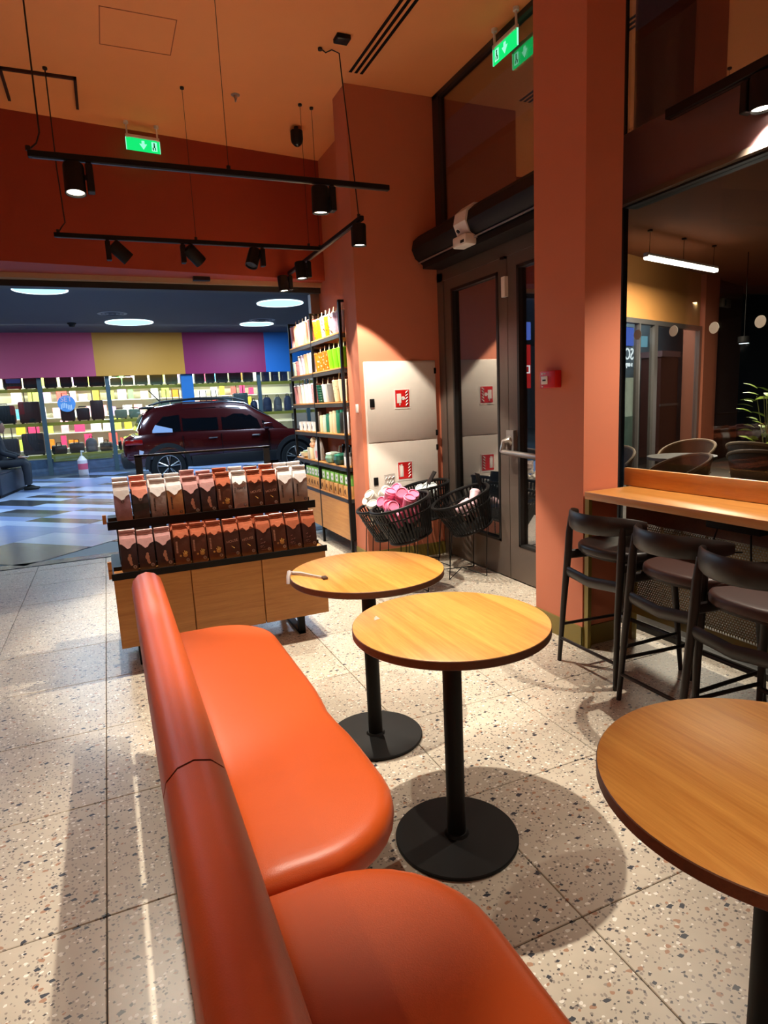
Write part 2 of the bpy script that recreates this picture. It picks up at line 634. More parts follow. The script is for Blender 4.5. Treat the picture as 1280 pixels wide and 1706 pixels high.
l1 = leaf(4.0, 4.925, 'leaf')
l2 = leaf(3.085, 3.994, 'leaf')
b = MB()
b.tube([(2.70, 3.99, 1.00), (2.695, 3.5, 0.985), (2.70, 3.16, 0.985)], 0.020, 12)
po = b.build('push_bar', M_BRUSH, l2)
b = MB()
b.tube([(2.765, 3.93, 1.06), (2.735, 3.95, 1.09), (2.71, 3.98, 1.075), (2.698, 3.995, 1.00)], [0.03, 0.03, 0.024, 0.02], 10)
b.box(2.735, 2.768, 3.90, 3.99, 1.0, 1.16)
b.build('bar_bracket', M_BRUSH, l2)
b = MB().box(2.735, 2.765, 3.985, 4.03, 2.12, 2.26)
b.build('door_contact', M_WHITEP, l1)
MB().box(2.74, 2.766, 4.0, 4.05, 2.385, 2.40).build('bolt', M_BLACK, l1)
# upper glazing over the doors
up = MB()
up.box(2.76, 2.83, 4.95, 5.03, 2.56, ZC)
up.box(2.76, 2.83, 4.93, 4.955, 2.56, ZC)
up.box(2.76, 2.83, 3.085, 5.03, ZC - 0.035, ZC)
uo = struct('window_2', up, plain('dark_profile', (58, 50, 48), 0.45, metal=0.3))
MB().box(2.79, 2.798, 3.085, 4.93, 2.56, ZC - 0.035).build('pane', M_GLASS, uo)

# air curtain over the doors
ac = thing('air_curtain', 'long black rounded air curtain above the glass doors', 'air curtain', (2.63, 4.0, 2.55))
b = MB()
prof = [(-0.10, 0.03), (-0.13, 0.10), (-0.115, 0.17), (-0.06, 0.215), (0.02, 0.22), (0.10, 0.19), (0.12, 0.10), (0.09, 0.0), (-0.03, -0.02)]
b.loft([[(x, y, z) for x, z in prof] for y in (-0.91, 0.985)])
b.build('casing', M_BLACKM, ac)
b = MB()
b.tube([(-0.075, -0.91, -0.005), (-0.075, 0.97, -0.005)], 0.007, 6)
b.build('outlet_strip', M_BRUSH, ac)
MB().box(-0.06, 0.12, -0.91, 0.93, -0.06, -0.015).build('mounting_rail', M_BLACKM, ac)
b = MB()
pr2 = [(x * 1.08 - 0.004, z * 1.06 + 0.0) for x, z in prof]
b.loft([[(x, y, z) for x, z in pr2] for y in (0.10, 0.265)])
b.rbox(-0.15, -0.03, 0.09, 0.275, -0.055, 0.02, 0.012)
so = b.build('sensor_cover', M_WHITEP, ac)
b = MB().cyl((-0.146, 0.19, 0.05), (-0.152, 0.19, 0.045), 0.014, n=12)
b.box(-0.151, -0.147, 0.11, 0.16, -0.04, -0.02)
b.build('sensor_eye', M_BLACK, so)

# ------------------------------------------------------------------ hydrant cabinet in the wall
hc = thing('hydrant_cabinet', 'white two-door fire hydrant cabinet set in the orange wall', 'cabinet', (2.365, 5.03, 0.35))
MB().rbox(-0.34, 0.34, -0.012, 0.02, 0, 1.40, 0.004).build('frame', M_WHITE, hc)
for (z0, z1) in ((0.012, 0.712), (0.722, 1.388)):
    d = MB().rbox(-0.33, 0.33, -0.024, -0.012, z0, z1, 0.004).build('door', M_WHITE, hc)
    zl = {0.012: 0.385, 0.722: 1.055}[z0]
    k = MB().rbox(-0.305, -0.262, -0.032, -0.022, zl - 0.035, zl + 0.035, 0.004)
    k.build('lock', M_BLACK, d)
    for zh in ((0.64, ) if z0 < 0.1 else (0.77, 1.31)):
        MB().rbox(0.318, 0.338, -0.034, -0.02, zh - 0.025, zh + 0.025, 0.004).build('hinge', M_BLACK, d)
    # red sign plate
    zs = {0.012: 0.455, 0.722: 1.08}[z0]
    MB().box(-0.075, 0.075, -0.0265, -0.024, zs - 0.085, zs + 0.085).build('sign_backing', M_WHITEP, d)
    s = MB().box(-0.066, 0.066, -0.0285, -0.0265, zs - 0.07, zs + 0.076).build('sign', M_RED, d)
    p = MB()
    yy = (-0.0305, -0.0284)
    if z0 > 0.1:
        p.box(-0.052, -0.012, *yy, zs - 0.035, zs + 0.045)
        p.cyl((0.008, yy[0], zs + 0.005), (0.008, yy[1], zs + 0.005), 0.016, n=14)
        p.box(-0.03, -0.022, *yy, zs - 0.055, zs - 0.03)
        p.box(-0.012, 0.0, *yy, zs, zs + 0.01)
    else:
        p.rbox(-0.05, -0.018, *yy, zs - 0.05, zs + 0.045, 0.0009)
        p.box(-0.042, -0.026, *yy, zs + 0.045, zs + 0.06)
        p.box(-0.058, -0.055, *yy, zs - 0.05, zs + 0.05)
        p.box(-0.058, -0.036, *yy, zs + 0.05, zs + 0.054)
    for k in range(5):   # flame pictogram, curved strokes beside the main symbol
        zz = zs - 0.058 + k * 0.026
        p.tube([(0.03, yy[0] + 0.001, zz), (0.042, yy[0] + 0.001, zz + 0.012), (0.054, yy[0] + 0.001, zz + 0.022)], [0.003, 0.0055, 0.002], 6)
    p.build('sign_symbol', M_WHITEP, d)

# white cap on the pillar edge, fire call point on the column
b = MB().rbox(1.975, 1.992, 5.09, 5.13, 1.33, 1.40, 0.006)
tag(b.build('wall_plug', M_WHITEP), 'small white plastic plug on the orange pillar beside the shelves', 'plug')
cp = thing('fire_call_point', 'red manual fire call point on the orange column', 'call point', (2.32, 2.915, 1.445))
MB().rbox(-0.045, 0, -0.068, 0.068, 0, 0.095, 0.006).build('housing', M_RED, cp)
b = MB().rbox(-0.049, -0.044, -0.005, 0.05, 0.022, 0.066, 0.002)
b.build('press_plate', M_WHITEP, cp)
b = MB()
b.box(-0.0505, -0.0485, 0.008, 0.036, 0.040, 0.048)
b.build('plate_mark', M_BLACK, cp)
b = MB()
b.cyl((-0.0445, 0.042, 0.080), (-0.0475, 0.042, 0.080), 0.007, n=10)
b.build('print', M_WHITEP, cp)
MB().box(-0.0475, -0.0445, 0.012, 0.030, 0.077, 0.083).build('print', M_WHITEP, cp)
MB().box(-0.0475, -0.0445, 0.036, 0.046, 0.006, 0.014).build('print', M_WHITEP, cp)

# ------------------------------------------------------------------ exit sign and its built reflection, ceiling fittings
M_GREEN = emit('exit_green', (20, 222, 110), 1.15)
M_GREENL = emit('exit_light', (150, 255, 205), 1.2)


def exit_sign(loc, rz, label, face):
    t = thing('exit_sign', label, 'exit sign', loc, rz)
    b = MB()
    for x in (-0.125, 0.125):
        b.box(x - 0.006, x + 0.006, -0.006, 0.006, -0.13, 0)
        b.cyl((x, 0, 0), (x, 0, -0.02), 0.02, n=10)
    b.build('hanger', M_WHITEP, t)
    MB().rbox(-0.14, 0.14, -0.012, 0.012, -0.125, -0.10, 0.004).build('rail', M_WHITEP, t)
    p = MB().box(-0.14, 0.14, -0.004, 0.004, -0.225, -0.125).build('panel', M_GREEN, t)
    for n in (-0.006, 0.004):
        s = MB()
        s.add([(-0.012, n, -0.140), (0.012, n, -0.140), (0.012, n, -0.165), (0.032, n, -0.165), (0, n, -0.21), (-0.032, n, -0.165), (-0.012, n, -0.165)]
              + [(-0.012, n + 0.002, -0.140), (0.012, n + 0.002, -0.140), (0.012, n + 0.002, -0.165), (0.032, n + 0.002, -0.165), (0, n + 0.002, -0.21), (-0.032, n + 0.002, -0.165), (-0.012, n + 0.002, -0.165)],
              [tuple(range(7)), tuple(range(7, 14))[::-1]] + [(i, 7 + i, 7 + (i + 1) % 7, (i + 1) % 7) for i in range(7)])
        s.build('arrow_symbol', M_GREENL, t, smooth=0)
        a = 1 if face > 0 else -1
        MB().box(min(a * 0.07, a * 0.115), max(a * 0.07, a * 0.115), n, n + 0.002, -0.212, -0.138).build('door_symbol', M_GREENL, t)
    r = MB()
    for f in (-0.0075, 0.0065):
        a = 1 if face > 0 else -1
        c = a * 0.092
        r.cyl((c, f, -0.152), (c, f + 0.001, -0.152), 0.007, n=10)
        r.box(c - 0.006, c + 0.006, f, f + 0.001, -0.185, -0.16)
        r.box(c - 0.016, c - 0.006, f, f + 0.001, -0.205, -0.183)
        r.box(c + 0.004, c + 0.012, f, f + 0.001, -0.205, -0.183)
    r.build('running_figure', plain('exit_dark', (6, 110, 52), 0.5), t)
    e = MB()
    for x in (-0.142, 0.138):
        e.box(x, x + 0.004, -0.005, 0.005, -0.225, -0.125)
    e.build('lit_edge', M_GREENL, t)
    return t


exit_sign((0.56, 6.22, ZC), math.radians(7.4), 'green exit sign hanging before the rust bulkhead over the mall opening', 1)
exit_sign((2.71, 3.905, ZC), math.radians(90), 'reflection of the green exit sign, built as a second sign above the doors', 1)  # the first sign's reflection in the upper glass, built as a solid copy

b = MB().lathe([(0.0, -0.03), (0.012, -0.03), (0.014, -0.006), (0.035, -0.004), (0.035, 0.0)], 16, (1.23, 5.47, ZC))
b.box(1.225, 1.235, 5.45, 5.49, ZC - 0.045, ZC - 0.028)
tag(b.build('sprinkler', M_BRUSH), 'small round sprinkler head in the orange ceiling', 'sprinkler')
b = MB().rbox(1.71, 1.81, 4.40, 4.49, ZC - 0.03, ZC, 0.006)
tag(b.build('junction_box', M_BLACKM), 'flat black ceiling box above the bent cable', 'ceiling box')
cm = thing('dome_camera', 'black rounded camera hanging under the ceiling near the bulkhead', 'camera', (1.85, 5.9, ZC))
b = MB().lathe([(0.0, -0.155), (0.03, -0.152), (0.05, -0.13), (0.055, -0.10), (0.055, -0.035), (0.02, -0.03), (0.02, 0.0)], 18)
b.build('body', M_BLACKM, cm)
b = MB().lathe([(0.0, -0.165), (0.02, -0.16), (0.033, -0.148), (0.033, -0.145)], 14)
b.build('dome', plain('smoked_dome', (8, 8, 9), 0.1), cm)

# ------------------------------------------------------------------ lighting tracks and spotlights
ZT = 2.74


def cable(m, pts):
    m.tube(pts, 0.0045 if len(pts) > 2 else 0.0018, 6)


def track(label, p0, p1, cables, w=0.036, h=0.032):
    t = thing('lighting_track', label, 'track', p0)
    p0, p1 = Vector(p0), Vector(p1)
    d = (p1 - p0)
    L = d.length
    m = MB()
    m.xf = Matrix.Rotation(math.atan2(d.y, d.x), 4, 'Z')
    m.rbox(0, L, -w / 2, w / 2, -h / 2, h / 2, 0.003, 1)
    m.build('rail', M_BLACK, t)
    m = MB()
    m.xf = Matrix.Rotation(math.atan2(d.y, d.x), 4, 'Z')
    m.box(0.02, L - 0.02, -0.008, 0.008, -h / 2 - 0.002, -h / 2 + 0.001)
    m.build('track_slot', plain('copper_slot', (40, 30, 28), 0.4), t)
    for c in cables:
        m = MB()
        cable(m, [Vector(q) - p0 for q in c])
        e = Vector(c[-1]) - p0
        m.cyl(e + Vector((0, 0, -0.002)), e + Vector((0, 0, 0.02)), 0.012, n=10)
        s = Vector(c[0]) - p0
        m.cyl(s, s + Vector((0, 0, -0.014)), 0.016, n=10)
        m.build('cable', plain('black_cable', (22, 16, 16), 0.6), t)
    return t


track('long black track nearest the camera, under the orange ceiling', (-0.215, 3.88, ZT), (1.80, 3.88, ZT),
      [[(-0.14, 3.96, ZC), (-0.145, 3.95, 3.5), (-0.15, 3.92, 2.86), (-0.17, 3.9, 2.80), (-0.21, 3.88, 2.757)], [(0.80, 3.88, ZC), (0.80, 3.88, 2.757)]])
track('black track parallel to the bulkhead, holding three tilted spotlights', (-0.20, 5.47, ZT), (1.86, 5.47, ZT),
      [[(-0.12, 5.47, ZC), (-0.125, 5.47, 3.2), (-0.115, 5.47, 2.83), (-0.14, 5.47, 2.80), (-0.17, 5.47, 2.757)], [(0.82, 5.47, ZC), (0.82, 5.47, 2.757)], [(1.76, 5.47, ZC), (1.76, 5.47, 2.757)]])
track('black track running beside the shelves towards the bulkhead', (1.87, 4.52, ZT), (1.87, 6.52, ZT),
      [[(1.66, 4.62, ZC - 0.002), (1.70, 4.62, 3.845), (1.74, 4.60, 3.86), (1.79, 4.59, 3.84), (1.80, 4.59, 3.70), (1.855, 4.58, 3.0), (1.868, 4.57, 2.757)],
       [(1.868, 5.50, ZC), (1.868, 5.50, 2.757)]])
track('thick black track over the bar counter by the window', (2.68, 0.30, 2.725), (2.68, 2.50, 2.725),
      [[(2.68, 0.9, ZC), (2.68, 0.9, 2.742)]], w=0.045, h=0.045)
track('black track above the round tables, out of frame', (0.79, -0.6, ZT), (0.79, 2.15, ZT), [[(0.79, 0.5, ZC), (0.79, 0.5, 2.757)], [(0.79, 2.0, ZC), (0.79, 2.0, 2.757)]])


def spotlight(label, loc, aim, power=SPOT_W, cone=80, blend=0.15, tilt=True, side=(1, 0), lens=True, color=WARM, scale=1.0):
    """loc: point under the rail; aim: point the beam goes to"""
    t = thing('spotlight', label, 'spotlight', loc)
    s = Vector((side[0], side[1], 0)).normalized()
    m = MB()
    a = math.atan2(s.y, s.x)
    m.xf = Matrix.Rotation(a, 4, 'Z') @ Matrix.Scale(scale, 4)
    m.rbox(-0.018, 0.018, -0.03, 0.03, -0.15, -0.012, 0.004, 1)
    m.box(-0.012, 0.012, -0.012, 0.012, -0.014, 0.0)
    m.build('driver_box', M_BLACKM, t)
    pivot = s * (-0.018 * scale) + Vector((0, 0, -0.075 * scale))
    d = (Vector(aim) - (Vector(loc) + pivot)).normalized()
    off = s * (-0.058 * scale)
    c = pivot + off
    m = MB()
    m.cyl(pivot, c, 0.014 * scale, n=10)
    m.build('knuckle', M_BLACK, t)
    q = d.to_track_quat('-Z', 'Y').to_matrix().to_4x4()
    X = Matrix.Translation(c) @ q @ Matrix.Scale(scale, 4)
    m = MB()
    m.xf = X
    m.lathe([(0.030, 0.065), (0.048, 0.062), (0.052, 0.05), (0.052, -0.088), (0.046, -0.088), (0.043, -0.078)], 24, cap1=False)
    m.build('can', M_BLACKM, t)
    m = MB()
    m.xf = X
    m.lathe([(0.0, -0.076), (0.025, -0.079), (0.044, -0.077), (0.044, -0.070), (0.0, -0.070)], 20)
    m.build('lens', M_LENS if lens else plain('lens_off', (60, 54, 48), 0.2), t)
    lp = X @ Vector((0, 0, -0.10))
    if power > 0:
        light('beam', 'SPOT', lp, power, color, t, d, spot_size=math.radians(cone), spot_blend=blend, shadow_soft_size=0.015)
    return t


spotlight('left spotlight on the track nearest the camera, lens lit', (0.065, 3.88, ZT - 0.016), (0.0, 3.5, 0.0), SPOT_W * 1.0, 80)
spotlight('right spotlight on the track nearest the camera, lens lit', (1.415, 3.88, ZT - 0.016), (1.40, 4.05, 0.0), SPOT_W * 1.9, 80)
spotlight('leftmost of the tilted spotlights before the bulkhead', (0.16, 5.47, ZT - 0.016), (1.95, 5.85, 1.05), SPOT_W * 0.6, 50, lens=False, side=(-1, 0))
spotlight('middle tilted spotlight before the bulkhead', (0.71, 5.47, ZT - 0.016), (2.15, 6.0, 1.30), SPOT_W * 1.0, 55, lens=False, side=(-1, 0))
spotlight('rightmost tilted spotlight before the bulkhead, turned left', (1.35, 5.47, ZT - 0.016), (0.75, 5.0, 1.2), SPOT_W * 0.4, 50, lens=False)
spotlight('near spotlight on the shelf track, in front of the orange pillar', (1.87, 4.66, ZT - 0.016), (1.85, 4.72, 0.0), SPOT_W * 1.35, 84, side=(0, 1))
spotlight('middle spotlight on the shelf track', (1.87, 5.86, ZT - 0.016), (1.95, 5.75, 1.0), SPOT_W * 0.8, 92, side=(1, 0))
spotlight('far spotlight on the shelf track beside the bulkhead', (1.87, 6.50, ZT - 0.016), (1.95, 6.40, 1.0), SPOT_W * 0.7, 92, side=(1, 0))
spotlight('spotlight on the thick track above the bar stools', (2.685, 2.08, 2.725 - 0.022), (2.72, 2.02, 0.0), SPOT_W * 1.3, 104, 0.9, side=(0, 1), scale=0.92)
spotlight('spotlight above the middle round table, out of frame', (0.81, 1.78, ZT - 0.016), (0.66, 1.95, 0.0), SPOT_W * 2.0, 60, 0.7)
spotlight('spotlight above the nearest round table, out of frame', (0.79, -0.2, ZT - 0.016), (1.20, 0.30, 0.3), SPOT_W * 0.6, 44, 0.3)
spotlight('spotlight above the front aisle, out of frame', (0.79, 0.5, ZT - 0.016), (-1.3, 1.3, 0.0), SPOT_W * 0.5, 44, 0.4)


def linear_lamp(label, c, half, rz, zc_hang, power):
    t = thing('linear_pendant', label, 'pendant lamp', c, rz)
    MB().rbox(-half, half, -0.03, 0.03, 0, 0.05, 0.008).build('housing', M_WHITEP, t)
    MB().rbox(-half + 0.01, half - 0.01, -0.034, 0.034, -0.03, 0.02, 0.012).build('diffuser', emit('tube_light', (255, 244, 226), 9.0), t)
    h = zc_hang - c[2]
    for x in (-half * 0.9, 0, half * 0.9):
        b = MB().cyl((x, 0, 0.05), (x, 0, h), 0.003, n=6)
        b.cyl((x, 0, h - 0.02), (x, 0, h), 0.03, n=12)
        b.build('wire', M_BLACK, t)
    light('glow', 'AREA', (0, 0, -0.045), power, (1.0, 0.86, 0.66), t, (0, 0, -1), shape='RECTANGLE', size=2 * half, size_y=0.06)
    return t


linear_lamp('unseen white linear pendant lamp added behind the camera for fill light', (-1.2, 0.2, 2.9), 0.9, math.radians(90), ZC, 7)  # two added lamps out of view, only to lift the general light
linear_lamp('unseen white linear pendant lamp added over the rear aisle for fill light', (1.2, -1.6, 2.9), 0.9, 0.0, ZC, 6)

# ------------------------------------------------------------------ banquette
def seat_outline(y0, y1, x0, x1, rn, rf):
    pts = [(x0, y0 + (y1 - y0) * k / 10) for k in range(10)] + [(x0 + (x1 - rf - x0) * k / 2, y1) for k in range(2)]
    for k in range(9):
        a = PI / 2 - k * PI / 16
        pts.append((x1 - rf + rf * math.cos(a), y1 - rf + rf * math.sin(a)))
    n = 14
    ya, yb = y1 - rf, y0 + rn
    for k in range(1, n):
        t = k / n
        y = ya + (yb - ya) * t
        dent = 0.016 * math.exp(-((t - 0.66) / 0.10) ** 2) if y1 - y0 > 1.2 else 0.0
        pts.append((x1 - dent, y))
    for k in range(9):
        a = -k * PI / 16
        pts.append((x1 - rn + rn * math.cos(a), y0 + rn + rn * math.sin(a)))
    pts += [((x0 + x1 - rn) / 2, y0)]
    return pts


def cushion(m, pts, z0, z1, r=0.035, seg=5):
    """prism with a rounded upper and lower edge, built by shrinking the outline"""
    c = Vector((sum(p[0] for p in pts) / len(pts), sum(p[1] for p in pts) / len(pts)))
    n = len(pts)

    area = sum(pts[i - 1][0] * pts[i][1] - pts[i][0] * pts[i - 1][1] for i in range(n))
    sg = 1 if area > 0 else -1

    def inset(d):
        out = []
        for i in range(n):
            p, a, q = Vector(pts[i - 1]), Vector(pts[i]), Vector(pts[(i + 1) % n])
            e1, e2 = (a - p).normalized(), (q - a).normalized()
            n1, n2 = Vector((-e1.y, e1.x)) * sg, Vector((-e2.y, e2.x)) * sg
            out.append(a + (n1 + n2) * (d / max(0.5, 1 + n1.dot(n2))))
        return out
    secs = [[(p.x, p.y, z0 + 0.5 * r * (1 - math.cos(k / seg * PI / 2))) for p in inset(0.5 * r * (1 - math.sin(k / seg * PI / 2)))] for k in range(seg + 1)]
    secs += [[(p.x, p.y, z1 - r * (1 - math.sin(k / seg * PI / 2))) for p in inset(r * (1 - math.cos(k / seg * PI / 2)))] for k in range(seg + 1)]
    # slight crown
    secs.append([(p.x, p.y, z1 + 0.0015) for p in inset(r + 0.02)])
    m.loft(secs)


def banquette(label, y0, y1, yb0, yb1, rn, rf):
    t = thing('banquette_bench', label, 'bench', (0.3, (y0 + y1) / 2, 0), group='orange banquette benches')
    ox, oy = 0.3, (y0 + y1) / 2
    pts = [(x - ox, y - oy) for x, y in seat_outline(y0, y1, 0.165, 0.578, rn, rf)]
    m = MB()
    cushion(m, pts, 0.36, 0.445, 0.042)
    m.build('seat', M_LEATHER, t, smooth=60)
    m = MB()
    ip = [(x - ox, y - oy) for x, y in seat_outline(y0 + 0.02, y1 - 0.02, 0.17, 0.555, rn, rf)]
    m.prism(ip, 0.335, 0.362)
    m.build('seat_board', M_OAKEDGE, t)
    m = MB()
    bp = [(x - ox, y - oy) for x, y in seat_outline(y0 + 0.08, y1 - 0.08, 0.17, 0.46, rn * 0.7, rf * 0.7)]
    m.prism(bp, 0.0, 0.335)
    m.build('plinth', M_OLIVE, t)
    # backrest: leaning rounded pad, slit of daylight under it
    m = MB()
    sec = []
    z0, z1 = 0.60, 0.805
    x0, x1 = 0.085, 0.075
    th = 0.058
    for k in range(7):
        a = PI * k / 6
        sec.append((x1 + th * math.cos(a) , z1 - th + th * math.sin(a)))
    sec += [(x0 - th + 0.002, z0 + 0.08), (x0 - th + 0.012, z0 + 0.012), (x0, z0), (x0 + th * 0.7, z0 + 0.012), (x0 + th + 0.004, z0 + 0.07)]
    secs = []
    rr = 0.05
    ya, yb = yb0 - oy, yb1 - oy
    cx = sum(p[0] for p in sec) / len(sec)
    cz = sum(p[1] for p in sec) / len(sec)

    def ring(y, k):
        return [((cx + (x - cx) * k) - ox, y, cz + (z - cz) * (1 - (1 - k) * 0.45)) for x, z in sec]
    edge0 = rr if yb0 < 0 else 0.012
    edge1 = rr if yb1 > 2 else 0.012
    for k in range(5):
        a = k / 4 * PI / 2
        secs.append(ring(ya + edge0 * 0.6 * (1 - math.sin(a)), 1 - (edge0 / 0.06) * 0.62 * (1 - math.cos(PI / 2 - a))))
    for k in range(1, 12):
        secs.append(ring(ya + edge0 + (yb - ya - edge0 - edge1) * k / 12, 1))
    for k in range(5):
        a = k / 4 * PI / 2
        secs.append(ring(yb - edge1 * 0.6 * (1 - math.cos(a)), 1 - (edge1 / 0.06) * 0.62 * (1 - math.cos(a))))
    m.loft(secs)
    m.build('backrest', M_LEATHER, t, smooth=60)
    m = MB().box(0.110 - ox, 0.130 - ox, yb0 + 0.06 - oy, yb1 - 0.06 - oy, 0.0, 0.515)
    for yy in (yb0 + 0.15, (yb0 + yb1) / 2, yb1 - 0.15):
        m.box(0.075 - ox, 0.112 - ox, yy - 0.02 - oy, yy + 0.02 - oy, 0.40, 0.66)
    m.build('back_support', M_OLIVE, t)
    return t


banquette('orange leather banquette bench beyond the backrest seam, lit by a spotlight', 1.172, 2.86, 1.0875, 2.56, 0.26, 0.25)
banquette('nearest orange leather banquette bench, mostly shaded, in the foreground', -0.55, 1.158, -0.5, 1.0815, 0.22, 0.27)


# ------------------------------------------------------------------ round tables
def round_table(label, x, y, r, rz=0.0):
    t = thing('round_table', label, 'table', (x, y, 0), rz)
    m = MB()
    m.lathe([(r - 0.004, 0.712), (r, 0.716), (r, 0.737), (r - 0.0015, 0.739)], 72, cap1=False)
    m.build('top_edge', M_OAKEDGE, t)
    m = MB()
    m.lathe([(r - 0.0015, 0.739), (r - 0.004, 0.7405), (0.0, 0.7405)], 72, cap0=False)
    m.build('tabletop', M_OAK, t)
    m = MB()
    m.cyl((0, 0, 0.02), (0, 0, 0.70), 0.03, n=24)
    m.build('post', M_BLACKM, t)
    m = MB()
    m.lathe([(0.03, 0.70), (0.11, 0.705), (0.11, 0.712), (0.0, 0.712)], 24)
    m.build('top_plate', M_BLACKM, t)
    m = MB()
    m.lathe([(0.198, 0.0), (0.20, 0.003), (0.20, 0.009), (0.197, 0.012), (0.04, 0.0155), (0.034, 0.024), (0.0, 0.024)], 64)
    m.build('base', M_BLACKM, t)
    return t


round_table('middle round oak table with a white crumb near its left rim', 0.90, 1.625, 0.303)
round_table('farthest round oak table, with a paper straw sleeve at its edge', 0.912, 2.335, 0.315)
round_table('nearest round oak table, cut by the right edge of the photo', 1.0, 0.645, 0.305)
b = MB()
b.add([(0.700, 1.752, 0.741), (0.722, 1.757, 0.741), (0.707, 1.772, 0.741), (0.709, 1.760, 0.752)], [(0, 2, 1), (0, 1, 3), (1, 2, 3), (2, 0, 3)])
tag(b.build('paper_scrap', M_WHITEP, smooth=0), 'tiny white paper scrap on the middle round table', 'paper scrap')
sl = thing('straw_sleeve', 'crumpled white paper straw sleeve lying over the edge of the far table', 'straw sleeve', (0.62, 2.42, 0.742))
m = MB()
m.tube([(0.0, 0.01, 0.006), (0.03, -0.02, 0.008), (0.06, -0.07, 0.006), (0.09, -0.12, 0.005)], [0.007, 0.006, 0.0045, 0.004], 6)
m.build('paper', plain('paper_grey', (170, 164, 164), 0.6), sl)
m = MB().tube([(0.0, 0.01, 0.006), (-0.012, 0.0, 0.012), (-0.020, -0.012, 0.0), (-0.021, -0.014, -0.03)], [0.007, 0.010, 0.008, 0.010], 6)
m.build('torn_end', plain('paper_grey', (204, 200, 200), 0.6), sl)
m = MB().rbox(0.085, 0.105, -0.142, -0.112, -0.0012, 0.009, 0.002)
m.build('tip', plain('brown_tip', (70, 50, 36), 0.6), sl)
# ------------------------------------------------------------------ bar counter
bc = thing('bar_counter', 'long oak bar counter along the window', 'counter', (2.44, 1.0, 0))
MB().rbox(-0.12, 0.222, -1.6, 1.658, 0.845, 0.885, 0.004).build('top', M_COUNTER, bc)
m = MB().box(-0.118, -0.095, 1.625, 1.655, 0, 0.845)
m.build('end_post', M_OLIVE, bc)
MB().rbox(0.198, 0.222, -1.6, 1.70, 0.886, 0.985, 0.003).build('backboard', M_COUNTER, bc)
MB().box(0.16, 0.21, -1.6, 1.64, 0.70, 0.845).build('apron', M_OAKEDGE, bc)
MB().box(0.185, 0.215, -1.6, 1.64, 0.165, 0.225).build('bottom_rail', M_OLIVE, bc)
for y in (1.605, 0.4, -0.7):
    MB().box(0.185, 0.22, y, y + 0.04, 0.0, 0.845).build('upright', M_OLIVE, bc)
# perforated panel: real holes in a hexagonal raster
m = MB()
p, ri = 0.0145, 0.0048
ny, nz = int(1.45 / p), int(0.475 / (p * 0.866))
for j in range(nz):
    for i in range(ny):
        cy = 1.60 - i * p - (p / 2 if j % 2 else 0)
        cz = 0.228 + j * p * 0.866
        vs = []
        for k in range(6):
            a = PI / 6 + k * PI / 3
            vs.append((0.200, cy + p / math.sqrt(3) * math.cos(a), cz + p / math.sqrt(3) * math.sin(a)))
        for k in range(6):
            a = PI / 6 + k * PI / 3
            vs.append((0.200, cy + ri * math.cos(a), cz + ri * math.sin(a)))
        m.add(vs, [(k, (k + 1) % 6, 6 + (k + 1) % 6, 6 + k) for k in range(6)])
tag(m.build('perforated_panel', plain('bronze_sheet', (112, 90, 56), 0.4, metal=0.4), bc, smooth=0), kind='stuff')
MB().rbox(-0.02, 0.05, 0.72, 0.98, 0.79, 0.845, 0.004).build('socket_box', M_BLACK, bc)
m = MB()
m.tube([(0.01, 0.94, 0.79), (0.0, 0.95, 0.74), (0.01, 0.93, 0.68), (0.15, 0.92, 0.66)], 0.004, 6)
m.tube([(0.01, 0.78, 0.79), (0.0, 0.77, 0.73), (0.02, 0.78, 0.66), (0.15, 0.79, 0.64)], 0.004, 6)
m.build('socket_cord', M_BLACK, bc)


